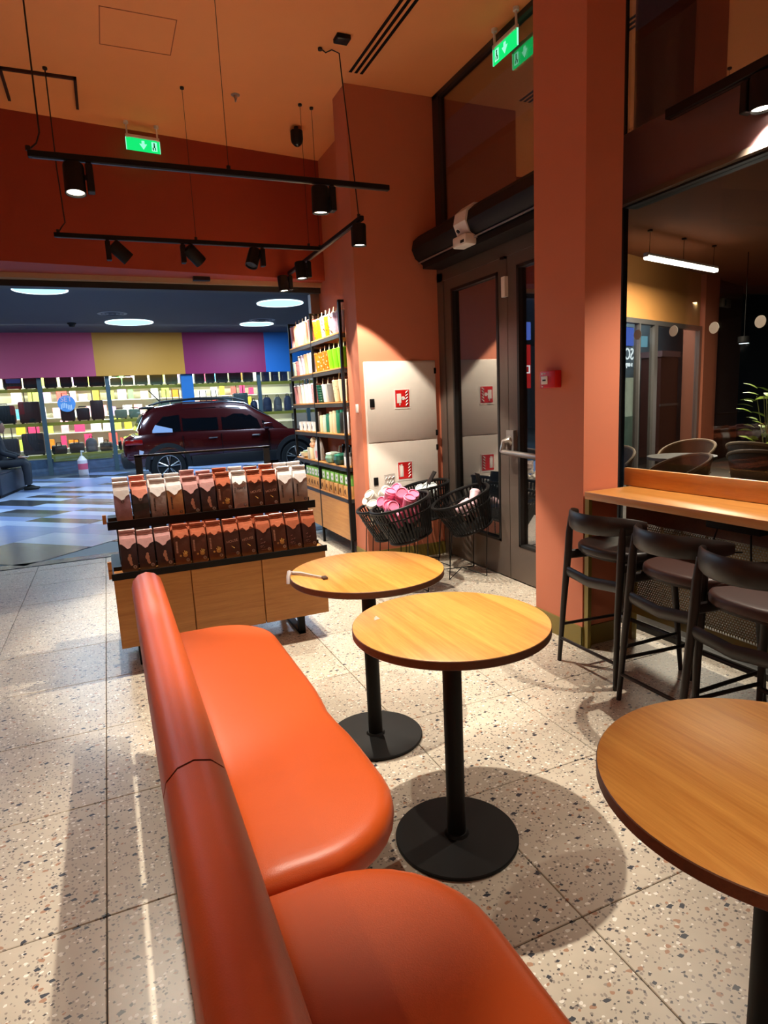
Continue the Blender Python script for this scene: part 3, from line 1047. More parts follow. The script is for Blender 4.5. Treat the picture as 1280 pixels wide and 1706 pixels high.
# ------------------------------------------------------------------ bar stools
def bar_stool(label, x, y, rz, seat_mat):
    """local frame: seat centre at origin, sitter faces +X, back at -X"""
    t = thing('bar_stool', label, 'stool', (x, y, 0), rz)
    w = 0.185
    legs = []
    for sy in (-1, 1):
        rear = [(-0.235, sy * 0.205, 0.0), (-0.215, sy * 0.192, 0.35), (-0.195, sy * 0.185, 0.60), (-0.19, sy * 0.183, 0.70), (-0.182, sy * 0.18, 0.785)]
        m = MB().tube(rear, [0.011, 0.016, 0.019, 0.018, 0.014], 12)
        m.build('leg', M_DKWOOD, t)
        front = [(0.21, sy * 0.19, 0.0), (0.185, sy * 0.17, 0.35), (0.165, sy * 0.155, 0.585)]
        m = MB().tube(front, [0.0105, 0.016, 0.018], 12)
        m.build('leg', M_DKWOOD, t)
    # curved backrest plank
    m = MB()
    secs = []
    n = 18
    for k in range(n + 1):
        a = -1.15 + 2.3 * k / n
        cx, cy = 0.03 - 0.295 * math.cos(a), 0.258 * math.sin(a)
        h = 0.048 * (1 - 0.55 * (abs(a) / 1.15) ** 4)
        th = 0.011 if abs(a) < 1.1 else 0.007
        nx, nyy = -math.cos(a), math.sin(a)
        zc = 0.787
        sec = []
        for q in range(8):
            an = 2 * PI * q / 8
            sec.append((cx + nx * th * math.cos(an), cy + nyy * th * math.cos(an), zc + h * (abs(math.sin(an)) ** 0.7) * (1 if math.sin(an) >= 0 else -1)))
        secs.append(sec)
    m.loft(secs)
    m.build('backrest', M_DKWOODX, t, smooth=50)
    # seat: rounded, with a pad
    pts = []
    for k in range(32):
        a = 2 * PI * k / 32
        pts.append((0.01 + 0.205 * abs(math.cos(a)) ** 0.75 * (1 if math.cos(a) > 0 else -1), 0.215 * abs(math.sin(a)) ** 0.75 * (1 if math.sin(a) > 0 else -1)))
    m = MB()
    cushion(m, pts, 0.612, 0.655, 0.018, 4)
    m.build('seat', seat_mat, t, smooth=60)
    m = MB()
    m.prism([(px * 0.93, py * 0.93) for px, py in pts], 0.600, 0.614)
    m.build('seat_base', M_DKWOOD, t)
    # rails under the seat
    for sy in (-1, 1):
        m = MB().tube([(-0.20, sy * 0.185, 0.585), (0.165, sy * 0.155, 0.578)], [(0.024, 0.010)] * 2, 8, up=(0, 0, 1))
        m.build('seat_rail', M_DKWOOD, t)
        m = MB().tube([(-0.228, sy * 0.198, 0.205), (0.196, sy * 0.178, 0.195)], 0.009, 8)
        m.build('stretcher', M_DKWOOD, t)
    m = MB().tube([(-0.205, -0.185, 0.50), (-0.222, 0, 0.485), (-0.205, 0.185, 0.50)], [(0.028, 0.010)] * 3, 8, up=(0, 0, 1))
    m.build('rear_rail', M_DKWOOD, t)
    m = MB().tube([(-0.231, -0.201, 0.13), (-0.231, 0.201, 0.13)], 0.009, 8)
    m.build('stretcher', M_DKWOOD, t)
    m = MB().tube([(0.195, -0.178, 0.17), (0.195, 0.178, 0.17)], [(0.012, 0.010)] * 2, 8, up=(0, 0, 1))
    m.build('footrest', M_DKWOOD, t)
    return t


bar_stool('dark wooden bar stool nearest the orange column', 2.325, 2.375, 0.0, M_DKWOOD)
bar_stool('middle dark wooden bar stool with a brown leather seat pad', 2.27, 1.885, 0.0, M_LEATHER2)
bar_stool('nearest dark wooden bar stool, cut by the right edge of the photo', 2.16, 1.455, 0.0, M_LEATHER2)

# ------------------------------------------------------------------ coffee display stand
gd = thing('coffee_display_stand', 'oak display stand with two black trays of coffee bags', 'display stand', (0.545, 3.94, 0))
GX, GY = 0.545, 3.94
MB().box(-0.60, 0.60, -0.285, 0.30, 0.135, 0.525).build('carcass', M_OAKX, gd)
for (x0, x1) in ((-0.605, -0.203), (-0.197, 0.203), (0.209, 0.605)):
    MB().rbox(x0, x1, -0.302, -0.284, 0.13, 0.525, 0.0015, 1).build('front_panel', M_OAKX, gd)
m = MB()
m.box(-0.612, 0.615, -0.312, 0.31, 0.525, 0.545)
m.box(-0.612, 0.615, -0.314, -0.306, 0.525, 0.562)
m.build('lower_tray', M_BLACK, gd)
MB().box(-0.60, 0.60, -0.304, 0.0, 0.545, 0.549).build('tray_liner', M_OAKX, gd)
for x in (-0.50, 0.44):
    m = MB()
    m.box(x - 0.02, x + 0.02, -0.25, -0.21, 0, 0.135)
    m.box(x - 0.02, x + 0.02, 0.21, 0.25, 0, 0.135)
    m.box(x - 0.02, x + 0.02, -0.25, 0.25, 0, 0.02)
    m.build('sled_leg', M_BLACK, gd)
m = MB()
m.box(-0.605, 0.61, -0.14, 0.16, 0.775, 0.803)
m.box(-0.605, 0.61, -0.142, -0.134, 0.775, 0.822)
m.build('upper_tray', M_BLACK, gd)
MB().box(-0.60, 0.60, -0.134, 0.10, 0.803, 0.807).build('tray_liner', M_OAKX, gd)
for x in (-0.395, 0.385):
    MB().box(x - 0.020, x + 0.020, 0.120, 0.133, 0.545, 1.165).build('post', M_BLACKM, gd)
MB().box(-0.60, 0.60, -0.190, -0.06, 0.549, 0.572).build('tray_riser', M_BLACK, gd)
MB().box(-0.60, 0.60, -0.045, 0.07, 0.807, 0.830).build('tray_riser', M_BLACK, gd)
m = MB().box(-0.417, 0.407, 0.120, 0.133, 1.155, 1.166)
m.build('header_rail', M_BLACK, gd)
MB().box(-0.417, 0.407, 0.119, 0.134, 1.166, 1.168).build('rail_edge', M_BRUSH, gd)
m = MB()
m.box(-0.55, 0.50, 0.16, 0.175, 0.55, 0.705)
m.build('spine_board', M_BLACK, gd)
# small wooden tray ends and clear price holders on the left end
m = MB()
for z in (0.815, 0.58, 0.535):
    m.box(-0.626, -0.606, -0.16 if z > 0.7 else -0.31, -0.14 if z > 0.7 else -0.29, z, z + 0.05)
m.build('end_peg', M_OAKX, gd)

M_EMB = plain('pale_emblem', (176, 164, 156), 0.5, var=0.1, scale=300)
M_EMBD = plain('dark_emblem', (52, 44, 42), 0.5, var=0.1)
M_GOLD = plain('gold_print', (196, 150, 78), 0.45, var=0.1)
M_TAN = plain('tan_print', (196, 150, 128), 0.5, var=0.1)
M_PALETXT = plain('pale_print', (150, 118, 104), 0.5)
M_DARKTXT = plain('dark_print', (60, 50, 48), 0.5)
BW, BD, BH = 0.084, 0.062, 0.232


def bag_mat(name, c, rough=0.42):
    return plain('bag_' + name, c, rough, var=0.28, scale=26, bump=0.35, bscale=45)


BAGS = {  # body colour, fold colour, print style
    'plum': (bag_mat('plum', (54, 34, 38)), bag_mat('rosefoil', (196, 150, 148), 0.34), 'figure', 'dark plum coffee bag with a pink foil top'),
    'mauve': (bag_mat('mauve', (150, 116, 126)), bag_mat('silverfoil', (228, 224, 222), 0.3), 'arch', 'mauve coffee bag with a silver top'),
    'forest': (bag_mat('forest', (62, 50, 52)), bag_mat('coralfoil', (226, 150, 130), 0.34), 'badge', 'dark coffee bag with a coral foil top'),
    'taupe': (bag_mat('taupe', (150, 134, 128)), bag_mat('silverfoil', (228, 224, 222), 0.3), 'vertical', 'taupe coffee bag with a silver top'),
    'bronze': (bag_mat('bronze', (168, 118, 74)), bag_mat('silverfoil', (228, 224, 222), 0.3), 'vertical', 'bronze coffee bag with a silver top'),
    'place': (bag_mat('lighttaupe', (166, 150, 146)), bag_mat('silverfoil', (228, 224, 222), 0.3), 'place', 'pale taupe coffee bag lettered PLACE'),
    'hand': (bag_mat('brown', (88, 46, 28)), bag_mat('copperfoil', (176, 98, 68), 0.34), 'hand', 'brown coffee bag with gold crown-like print'),
    'house': (bag_mat('cocoa', (78, 42, 30)), bag_mat('copperfoil', (176, 98, 68), 0.34), 'house', 'brown coffee bag lettered HOUSE'),
    'mottled': (bag_mat('mottled', (74, 40, 34)), bag_mat('copperfoil', (176, 98, 68), 0.34), 'mottled', 'mottled brown coffee bag with a copper top'),
    'black': (bag_mat('black', (30, 26, 27)), bag_mat('blackfoil', (40, 35, 35), 0.35), 'none', 'black coffee bag'),
}
BAGPROTO = {}


def text_part(s, size, m, parent, loc, rot):
    return put('lettering', text_mesh(s, size, m, 0.0006), parent, loc, rot)


def make_bag(kind):
    body, fold, style, _ = BAGS[kind]
    t = thing('coffee_bag', 'x', 'coffee bag', (0, 0, 0))
    w, d = BW / 2, BD / 2
    m = MB()
    S1 = []
    for (kx, ky, z) in ((0.93, 0.92, 0.0), (1.0, 1.0, 0.008), (1.02, 1.06, 0.06), (1.0, 1.0, 0.13), (0.99, 0.85, 0.155)):
        S1.append([(-w * kx, -d * ky, z), (w * kx, -d * ky, z), (w * kx * 0.97, -d * ky * 0.3, z), (w * kx * 0.9, 0, z), (w * kx * 0.97, d * ky * 0.3, z), (w * kx, d * ky, z), (-w * kx, d * ky, z), (-w * kx * 0.97, d * ky * 0.3, z), (-w * kx * 0.9, 0, z), (-w * kx * 0.97, -d * ky * 0.3, z)])
    m.loft(S1)
    bo = m.build('body', body, t, smooth=40)
    m = MB()
    S2 = []
    for (kx, ky, z, oy) in ((0.99, 0.85, 0.155, 0), (0.99, 0.5, 0.19, 0.002), (0.99, 0.14, 0.212, 0.002), (0.99, 0.10, BH, 0.0)):
        S2.append([(-w * kx, -d * ky + oy, z), (-w * kx * 0.5, -d * ky * 1.08 + oy, z), (0, -d * ky * 0.96 + oy, z), (w * kx * 0.5, -d * ky * 1.1 + oy, z), (w * kx, -d * ky + oy, z), (w * kx, d * ky + oy, z), (-w * kx, d * ky + oy, z)])
    m.loft(S2)
    # foil V that runs down over the front
    vz = 0.126 if kind not in ('place', 'hand', 'house') else 0.148
    v = [(-w * 0.99, -d * 0.97, 0.160), (-w * 0.55, -d * 1.05, vz + 0.020), (-w * 0.1, -d * 1.10, vz), (w * 0.25, -d * 1.09, vz + 0.006), (w * 0.5, -d * 1.05, vz + 0.022), (w * 0.99, -d * 0.97, 0.158), (w * 0.8, -d * 0.72, 0.182), (-w * 0.8, -d * 0.72, 0.182)]
    v2 = [(x, y + 0.006, z) for x, y, z in v]
    nv = len(v)
    m.add(v + v2, [tuple(range(nv)), tuple(range(nv, 2 * nv))[::-1]] + [(i, nv + i, nv + (i + 1) % nv, (i + 1) % nv) for i in range(nv)])
    m.build('top_fold', fold, t, smooth=25)
    m = MB()
    m.rbox(-w * 1.01, w * 1.01, -0.010, 0.008, BH - 0.012, BH, 0.003, 1)
    m.rbox(-w * 0.98, w * 0.98, -0.009, 0.006, BH - 0.030, BH - 0.020, 0.003, 1)
    m.build('rolled_edge', fold, t)
    yf = -d * 1.06 - 0.0012
    R90 = (PI / 2, 0, 0)
    em = M_EMBD if style in ('vertical', 'place', 'arch') else M_EMB
    if style != 'none':
        ex, ez = (w * 0.62, 0.024) if style not in ('arch', 'badge') else (0.0, 0.118 if style == 'arch' else 0.124)
        m = MB()
        m.cyl((ex, yf + 0.003, ez), (ex, yf - 0.0008, ez), 0.0095, n=16)
        e = m.build('emblem', em, t)
        m = MB()
        m.tube([(ex + 0.0065 * math.cos(k * PI / 6), yf - 0.001, ez + 0.0065 * math.sin(k * PI / 6)) for k in range(12)], 0.0008, 4, closed=True)
        m.box(ex - 0.0022, ex + 0.0022, yf - 0.0014, yf - 0.0008, ez - 0.004, ez + 0.004)
        m.build('emblem_ring', body, e)
    m = MB()
    if style == 'figure':
        for (cx, cz, rx, rz) in ((0.004, 0.090, 0.007, 0.008), (0.002, 0.072, 0.011, 0.015), (0.006, 0.052, 0.008, 0.014), (0.010, 0.038, 0.007, 0.006)):
            m.tube([(cx, yf + 0.002, cz), (cx, yf - 0.0005, cz)], [(rz, rx)] * 2, 12, up=(0, 0, 1))
        m.build('figure_print', M_TAN, t)
    elif style == 'hand':
        m.tube([(0.014, yf + 0.002, 0.052), (0.014, yf - 0.0005, 0.052)], [(0.012, 0.013)] * 2, 12, up=(0, 0, 1))
        for k, (dx, dz) in enumerate(((-0.012, 0.010), (-0.003, 0.020), (0.006, 0.016), (0.014, 0.012))):
            m.tube([(0.014 + dx * 0.4, yf, 0.055), (0.014 + dx, yf, 0.058 + dz)], 0.0024, 5)
        m.cyl((-0.012, yf + 0.002, 0.050), (-0.012, yf - 0.0005, 0.050), 0.006, n=10)
        m.build('gold_print', M_GOLD, t)
        m = MB()
        for k in range(8):
            m.box(-w * 0.78, -w * 0.55, yf, yf + 0.002, 0.068 + k * 0.0085, 0.0735 + k * 0.0085)
        m.build('vertical_print', M_TAN, t)
    elif style == 'vertical':
        for k in range(9):
            m.box(-w * 0.62, -w * 0.40, yf, yf + 0.002, 0.045 + k * 0.0085, 0.0505 + k * 0.0085)
        m.build('vertical_print', M_DARKTXT, t)
    elif style == 'house':
        text_part('HOUSE', 0.021, M_TAN, t, (0.0, yf + 0.0003, 0.098), (PI / 2, -0.12, 0))
        m.tube([(-0.006, yf, 0.070), (0.010, yf, 0.056)], [0.0012, 0.003], 5)
        m.build('bean_print', M_GOLD, t)
    elif style == 'place':
        text_part('PLACE', 0.018, M_DARKTXT, t, (0.008, yf + 0.0003, 0.125), R90)
        text_part('PIKE', 0.016, M_DARKTXT, t, (-w * 0.72, yf + 0.0003, 0.115), (PI / 2, -PI / 2, 0))
    elif style == 'mottled':
        for k in range(7):
            x = -0.028 + 0.056 * random.random()
            z = 0.03 + 0.09 * random.random()
            m.tube([(x, yf + 0.001, z), (x + 0.010, yf + 0.001, z + 0.004)], [0.0012, 0.0022], 5)
        for k in range(5):
            m.box(-0.02 + k * 0.009, -0.0145 + k * 0.009, yf, yf + 0.002, 0.022, 0.026)
        m.build('leaf_print', plain('dusty_print', (134, 92, 82), 0.5), t)
    elif style in ('badge',):
        m.add([(-w, yf + 0.001, 0.05), (w, yf + 0.001, 0.07), (w * 0.2, yf, 0.06), (w, yf + 0.001, 0.1), (-w, yf + 0.001, 0.1)], [(0, 2, 4), (2, 1, 3), (2, 3, 4)])
        m.build('dark_print', plain('deep_green_print', (36, 40, 38), 0.5), t)
    return t


def place_bag(kind, x, y, z, lean, label, group, rz=0.0):
    if kind not in BAGPROTO:
        t = make_bag(kind)
        BAGPROTO[kind] = (t, kidmap_of(t))
    else:
        p, km = BAGPROTO[kind]
        t = copy_tree(p, km)
    t.location = (x, y, z)
    t.scale = (1, 1, random.uniform(0.965, 1.03))
    t.rotation_euler = (-lean, random.uniform(-0.02, 0.02), rz + random.uniform(-0.03, 0.03))
    tag(t, label, 'coffee bag', group)


UP = ['mauve', 'forest', 'taupe', 'bronze', 'plum', 'plum', 'hand', 'place', 'house', 'house', 'taupe', 'taupe']
LO = ['plum', 'plum', 'plum', 'hand', 'hand', 'hand', 'house', 'house', 'mottled', 'hand', 'mottled', 'mottled']
for i, k in enumerate(UP):
    x = 0.035 + i * 0.0945
    place_bag(k, x, 3.855, 0.808, 0.05, '%s, %s from left in the upper tray' % (BAGS[k][3], ORD[i]), 'coffee bags in the upper tray')
    k2 = k if k not in ('forest',) else 'forest'
    place_bag(k2, x - 0.004, 3.935, 0.831, 0.0, '%s, behind the %s one in the upper tray' % (BAGS[k2][3].split(' with')[0], ORD[i]), 'coffee bags in the upper tray')
for i, k in enumerate(LO):
    x = 0.03 + i * 0.0945
    place_bag(k, x, 3.705, 0.55, 0.10, '%s, %s from left in the lower tray' % (BAGS[k][3], ORD[i]), 'coffee bags in the lower tray')
    k2 = 'black' if i in (0, 1, 2, 6, 10, 11) else k
    place_bag(k2, x - 0.004, 3.806, 0.573, 0.04, '%s, behind the %s one in the lower tray' % (BAGS[k2][3].split(' with')[0], ORD[i]), 'coffee bags in the lower tray')

# ------------------------------------------------------------------ tall merchandise shelf
SX0, SX1 = 1.945, 2.272
YN, YM, YF = 5.345, 6.19, 6.99
sh = thing('merchandise_shelf', 'tall black steel shelf with oak boards beside the orange pillar', 'shelf', (SX0, 6.05, 0))


def L(x, y, z):
    return (x - SX0, y - 6.05, z)


for y in (YN, YM, YF):
    for x in (SX0 + 0.012, SX1 - 0.012):
        MB().box(x - 0.012 - SX0, x + 0.012 - SX0, y - 0.013 - 6.05, y + 0.013 - 6.05, 0, 2.30).build('upright', M_BLACK, sh)
LEV = [2.02, 1.72, 1.42, 1.13, 0.835, 0.545]
for z in LEV:
    for (a, c) in ((YN, YM), (YM, YF)):
        m = MB()
        m.box(0, 0.022, a + 0.013 - 6.05, c - 0.013 - 6.05, z - 0.035, z)
        m.box(SX1 - SX0 - 0.02, SX1 - SX0, a + 0.013 - 6.05, c - 0.013 - 6.05, z - 0.035, z)
        m.box(0, SX1 - SX0, a + 0.005 - 6.05, a + 0.02 - 6.05, z - 0.035, z)
        fr = m.build('shelf_rail', plain('grey_steel', (62, 58, 56), 0.4, metal=0.3), sh)
        MB().box(0.0, SX1 - SX0, a + 0.013 - 6.05, c - 0.013 - 6.05, z - 0.004, z + 0.012).build('shelf_board', M_OAKZ, sh)
m = MB()
for y in (YN, YM, YF):
    m.box(0.0, SX1 - SX0, y - 0.012 - 6.05, y + 0.012 - 6.05, 2.28, 2.30)
m.build('top_bar', M_BLACK, sh)
for (a, c) in ((YN, YM), (YM, YF)):
    MB().rbox(0.002, 0.02, a + 0.015 - 6.05, c - 0.015 - 6.05, 0.16, 0.512, 0.002, 1).build('cabinet_door', M_OAKZ, sh)
    MB().box(0.02, SX1 - SX0, a + 0.015 - 6.05, c - 0.015 - 6.05, 0.16, 0.51).build('cabinet_body', M_BLACKM, sh)

PCOL = {
    'pink': (236, 160, 160), 'cream': (238, 222, 186), 'white': (236, 236, 238), 'blush': (240, 196, 186), 'lilac': (212, 200, 226),
    'yellow': (250, 190, 20), 'orange': (240, 116, 20), 'lime': (132, 220, 30), 'darkgreen': (16, 82, 64), 'teal': (44, 128, 108),
    'grey': (130, 128, 126), 'charcoal': (40, 44, 44), 'mint': (206, 230, 214), 'palegreen': (170, 190, 150), 'skyblue': (214, 226, 242), 'peach': (236, 176, 136),
}


def pmat(c):
    return plain('ware_' + c, PCOL[c], 0.38, var=0.05, scale=40)


M_STRAWW = plain('straw_cream', (244, 232, 200), 0.4)
M_STRAWG = plain('straw_green', (150, 190, 90), 0.4)


def tumbler(label, x, y, z, c, h=0.19, r0=0.032, r1=0.043, straw=True, pattern=None, group=None, lidc=None, rot=None):
    t = thing('tumbler', label, 'tumbler', (x, y, z), 0, group, rot)
    body = MB().lathe([(r0 * 0.9, 0), (r0, 0.004), (r1, h), (r1 - 0.002, h)], 18)
    mats = [pmat(c)]
    body.build('cup', mats, t)
    lm = pmat(lidc or c)
    MB().lathe([(r1 + 0.002, h), (r1 + 0.002, h + 0.008), (r1 - 0.004, h + 0.012), (0.0, h + 0.012)], 18).build('lid', lm, t)
    if straw:
        MB().tube([(0.012, 0.004, h + 0.011), (0.020, 0.012, h + 0.075)], 0.0048, 7).build('straw', M_STRAWW, t)
    if pattern == 'ribs':
        m = MB()
        for k in range(6):
            zz = h * (0.12 + k * 0.15)
            rr = r0 + (r1 - r0) * zz / h
            m.lathe([(rr, zz - 0.006), (rr + 0.003, zz), (rr, zz + 0.006)], 18, cap0=False, cap1=False)
        m.build('rib', mats[0], t)
    elif pattern:
        m = MB()
        rnd = random.Random(label)
        for k in range(16):
            a = PI + rnd.uniform(-1.3, 1.3)
            zz = h * rnd.uniform(0.1, 0.95)
            rr = r0 + (r1 - r0) * zz / h
            d = Vector((math.cos(a), math.sin(a), 0))
            m.tube([d * (rr - 0.002) + Vector((0, 0, zz)), d * (rr + 0.001) + Vector((0, 0, zz))], rnd.uniform(0.004, 0.008), 7)
        m.build('print', plain('print_' + pattern, {'bee': (96, 60, 20), 'floral': (206, 120, 150), 'pastel': (226, 170, 200), 'dots': (214, 186, 150)}[pattern], 0.5), t)
    return t


def bottle(label, x, y, z, c, h=0.21, r=0.032, lidc='white', group=None, rot=None):
    t = thing('drink_bottle', label, 'bottle', (x, y, z), 0, group, rot)
    MB().lathe([(r * 0.92, 0), (r, 0.005), (r, h * 0.82), (r * 0.86, h * 0.87), (r * 0.86, h * 0.88)], 18).build('body', pmat(c), t)
    MB().lathe([(r * 0.88, h * 0.875), (r * 0.9, h * 0.98), (r * 0.8, h), (0, h)], 18).build('cap', pmat(lidc), t)
    return t


def mug(label, x, y, z, c, group=None):
    t = thing('mug', label, 'mug', (x, y, z), 0, group)
    MB().lathe([(0.036, 0), (0.039, 0.004), (0.041, 0.095), (0.038, 0.095), (0.036, 0.01), (0, 0.01)], 18, cap1=False).build('cup', pmat(c), t)
    MB().tube([(0, 0.038, 0.078), (0, 0.062, 0.074), (0, 0.068, 0.05), (0, 0.058, 0.026), (0, 0.037, 0.022)], 0.006, 7).build('handle', pmat(c), t)
    m = MB()
    m.tube([(-0.042, 0.005, 0.075), (-0.0425, -0.005, 0.05), (-0.042, 0.004, 0.022)], [0.003, 0.007, 0.003], 6)
    m.build('print', plain('grey_print', (84, 92, 110), 0.5), t)
    return t


XI = SX0 + 0.055
zt = [z + 0.0125 for z in LEV]


def row(n, a, c):
    return [a + (c - a) * (i + 0.5) / n for i in range(n)]


NA, NB = YN + 0.02, YM - 0.02
FA, FB = YM + 0.02, YF - 0.02
W1 = ['nearest', 'second nearest', 'third nearest', 'fourth nearest', 'fifth nearest', 'sixth nearest', 'seventh nearest', 'eighth nearest', 'ninth nearest']
# top level: near bay yellow and lilac printed, far bay pastel
for i, (y, c, p) in enumerate(zip(row(7, NA, NB), ['lilac', 'lilac', 'white', 'yellow', 'white', 'yellow', 'yellow'], ['pastel', 'pastel', 'bee', 'bee', 'bee', 'bee', 'bee'])):
    tumbler('%s printed cold cup, %s on the top near shelf' % (c, W1[i]), XI, y, zt[0], c, 0.18, 0.033, 0.046, True, p, 'cold cups on the top near shelf', 'white' if c != 'yellow' else 'cream')
    tumbler('%s cold cup in the back row, %s on the top near shelf' % ('yellow' if i > 2 else 'lilac', W1[i]), XI + 0.11, y, zt[0], 'yellow' if i > 2 else 'lilac', 0.205, 0.033, 0.046, True, 'bee' if i > 2 else 'pastel', 'cold cups on the top near shelf')
for i, (y, c) in enumerate(zip(row(6, FA, FB), ['pink', 'cream', 'cream', 'white', 'peach', 'pink'])):
    tumbler('%s tall cold cup, %s on the top far shelf' % (c, W1[i]), XI, y, zt[0], c, 0.21, 0.04, 0.052, True, None, 'cold cups on the top far shelf')
# second level: lime and orange near, pale far
for i, (y, c) in enumerate(zip(row(6, NA, NB), ['lime', 'lime', 'lime', 'orange', 'orange', 'orange'])):
    tumbler('%s cold cup, %s on the second near shelf' % (c, W1[i]), XI, y, zt[1], c, 0.165, 0.036, 0.052, True, 'dots' if c == 'orange' else None, 'lime and orange cold cups')
for i, (y, c, p) in enumerate(zip(row(7, FA, FB), ['white', 'blush', 'peach', 'lilac', 'white', 'pink', 'mint'], [None, None, None, 'pastel', None, 'floral', None])):
    tumbler('%s cold cup, %s on the second far shelf' % (c, W1[i]), XI, y, zt[1], c, 0.19 if i < 5 else 0.14, 0.036, 0.046, i > 4, p, 'pastel cups on the second far shelf')
# third level
for i, (y, c, p) in enumerate(zip(row(5, NA, NB), ['cream', 'cream', 'grey', 'white', 'darkgreen'], [None, 'dots', None, None, 'ribs'])):
    tumbler('%s tumbler, %s on the third near shelf' % ({'darkgreen': 'dark green ribbed'}.get(c, c), W1[i]), XI, y, zt[2], c, 0.185 if i < 2 else 0.16, 0.036, 0.054, i != 0, p, 'tumblers on the third near shelf')
for i, (y, c, p) in enumerate(zip(row(6, FA, FB), ['pink', 'skyblue', 'white', 'mint', 'blush', 'pink'], ['floral', None, None, None, None, None])):
    tumbler('%s cold cup, %s on the third far shelf' % (c, W1[i]), XI, y, zt[2], c, 0.185, 0.042, 0.054, True, p, 'pastel cups on the third far shelf', 'white')
# fourth level
for i, (y, c, h) in enumerate(zip(row(8, NA, NB), ['white', 'charcoal', 'teal', 'cream', 'cream', 'teal', 'mint', 'cream'], [0.24, 0.22, 0.215, 0.21, 0.2, 0.18, 0.17, 0.165])):
    bottle('slim %s bottle, %s on the fourth near shelf' % (c, W1[i]), XI, y, zt[3], c, h, 0.034, c if c != 'charcoal' else 'teal', 'bottles on the fourth near shelf')
for i, y in enumerate(row(4, FA + 0.09, FB - 0.05)):
    mug('white printed mug, %s on the fourth far shelf' % W1[i], XI, y, zt[3], 'white', 'white mugs on the fourth far shelf')
bottle('tall white printed bottle beside the white mugs', XI, FA + 0.045, zt[3], 'white', 0.20, 0.036, 'white')
# fifth level: pots, small bags, plush
M_DKGREEN = plain('dark_green_glaze', (22, 64, 50), 0.3, var=0.1)
M_SAGE = plain('sage_glaze', (110, 146, 124), 0.35, var=0.15)
for i, (y, mm, lab) in enumerate(((NA + 0.25, M_DKGREEN, 'dark green lidded jar on the fifth near shelf'), (NA + 0.50, M_SAGE, 'sage green lidded jar on the fifth near shelf'))):
    t = thing('lidded_jar', lab, 'jar', (XI, y, zt[4]))
    MB().lathe([(0.05, 0), (0.07, 0.012), (0.082, 0.05), (0.07, 0.085), (0.066, 0.085)], 20).build('body', mm, t)
    MB().lathe([(0.074, 0.083), (0.074, 0.095), (0.03, 0.108), (0.0, 0.11)], 20).build('lid', pmat('mint' if i else 'teal'), t)
for i, y in enumerate((NA + 0.08, NA + 0.27, NA + 0.42, NA + 0.61)):
    t = thing('coffee_press', 'dark coffee press with pale handle, %s on the fifth near shelf' % W1[i], 'coffee press', (XI + 0.17, y, zt[4]), 0, 'coffee presses on the fifth near shelf')
    MB().lathe([(0.038, 0), (0.04, 0.005), (0.036, 0.15), (0.03, 0.165), (0, 0.17)], 16).build('body', plain('press_black', (30, 28, 28), 0.25), t)
    MB().tube([(-0.036, 0, 0.14), (-0.06, 0.005, 0.15), (-0.066, 0.01, 0.10), (-0.058, 0.008, 0.04)], 0.0075, 7).build('handle', pmat('white'), t)
    MB().tube([(0, 0, 0.168), (0.0, -0.01, 0.19), (0.0, -0.045, 0.225)], [0.008, 0.009, 0.012], 7).build('plunger', pmat('blush'), t)
MB_ = MB().rbox(-0.03, 0.03, -0.03, 0.03, 0, 0.12, 0.004)
t = thing('gift_box', 'small white box at the near end of the fifth shelf', 'box', (XI - 0.01, NA + 0.06, zt[4]))
MB_.build('carton', pmat('white'), t)
MB().rbox(-0.031, 0.031, -0.031, 0.031, 0.085, 0.121, 0.003).build('lid', pmat('grey'), t)
t = thing('gift_pouch', 'tall pale pink printed pouch on the fifth far shelf', 'pouch', (XI, FA + 0.10, zt[4]))
m = MB()
m.loft([[(-0.03, -0.065, 0), (0.03, -0.065, 0), (0.03, 0.065, 0), (-0.03, 0.065, 0)], [(-0.034, -0.07, 0.1), (0.034, -0.07, 0.1), (0.034, 0.07, 0.1), (-0.034, 0.07, 0.1)], [(-0.014, -0.06, 0.2), (0.014, -0.06, 0.2), (0.014, 0.055, 0.2), (-0.014, 0.055, 0.2)], [(-0.005, -0.03, 0.235), (0.005, -0.03, 0.235), (0.005, 0.03, 0.235), (-0.005, 0.03, 0.235)]])
m.build('pouch', pmat('white'), t)
m = MB().loft([[(-0.0345, -0.05, 0.03), (-0.0335, 0.02, 0.02)], [(-0.037, -0.03, 0.1), (-0.036, 0.03, 0.09)]], closed=False, caps=False)
m.build('print', pmat('pink'), t)
t = thing('gift_box', 'cream gift box under a plush toy on the fifth far shelf', 'box', (XI, FA + 0.28, zt[4]))
MB().rbox(-0.055, 0.055, -0.065, 0.065, 0, 0.12, 0.005).build('carton', pmat('cream'), t)
MB().box(-0.057, -0.054, -0.008, 0.008, 0, 0.12).build('ribbon', pmat('grey'), t)
t = thing('plush_toy', 'small cream plush bear lying on the cream gift box', 'plush toy', (XI, FA + 0.28, zt[4] + 0.12))
m = MB().lathe([(0.0, 0), (0.035, 0.004), (0.046, 0.03), (0.036, 0.052), (0, 0.06)], 14)
m.build('body', pmat('peach'), t)
m = MB().lathe([(0.0, 0.052), (0.028, 0.058), (0.034, 0.078), (0.026, 0.098), (0, 0.104)], 14)
for s in (-1, 1):
    m.lathe([(0, 0), (0.010, 0.004), (0.011, 0.012), (0, 0.02)], 8, (0, s * 0.024, 0.092))
m.build('head', pmat('cream'), t)
t = thing('ceramic_bowl', 'cream ceramic bowl at the far end of the fifth shelf', 'bowl', (XI, FA + 0.52, zt[4]))
MB().lathe([(0.035, 0), (0.07, 0.02), (0.085, 0.06), (0.08, 0.06), (0.06, 0.022), (0, 0.012)], 20, cap1=False).build('bowl', pmat('cream'), t)
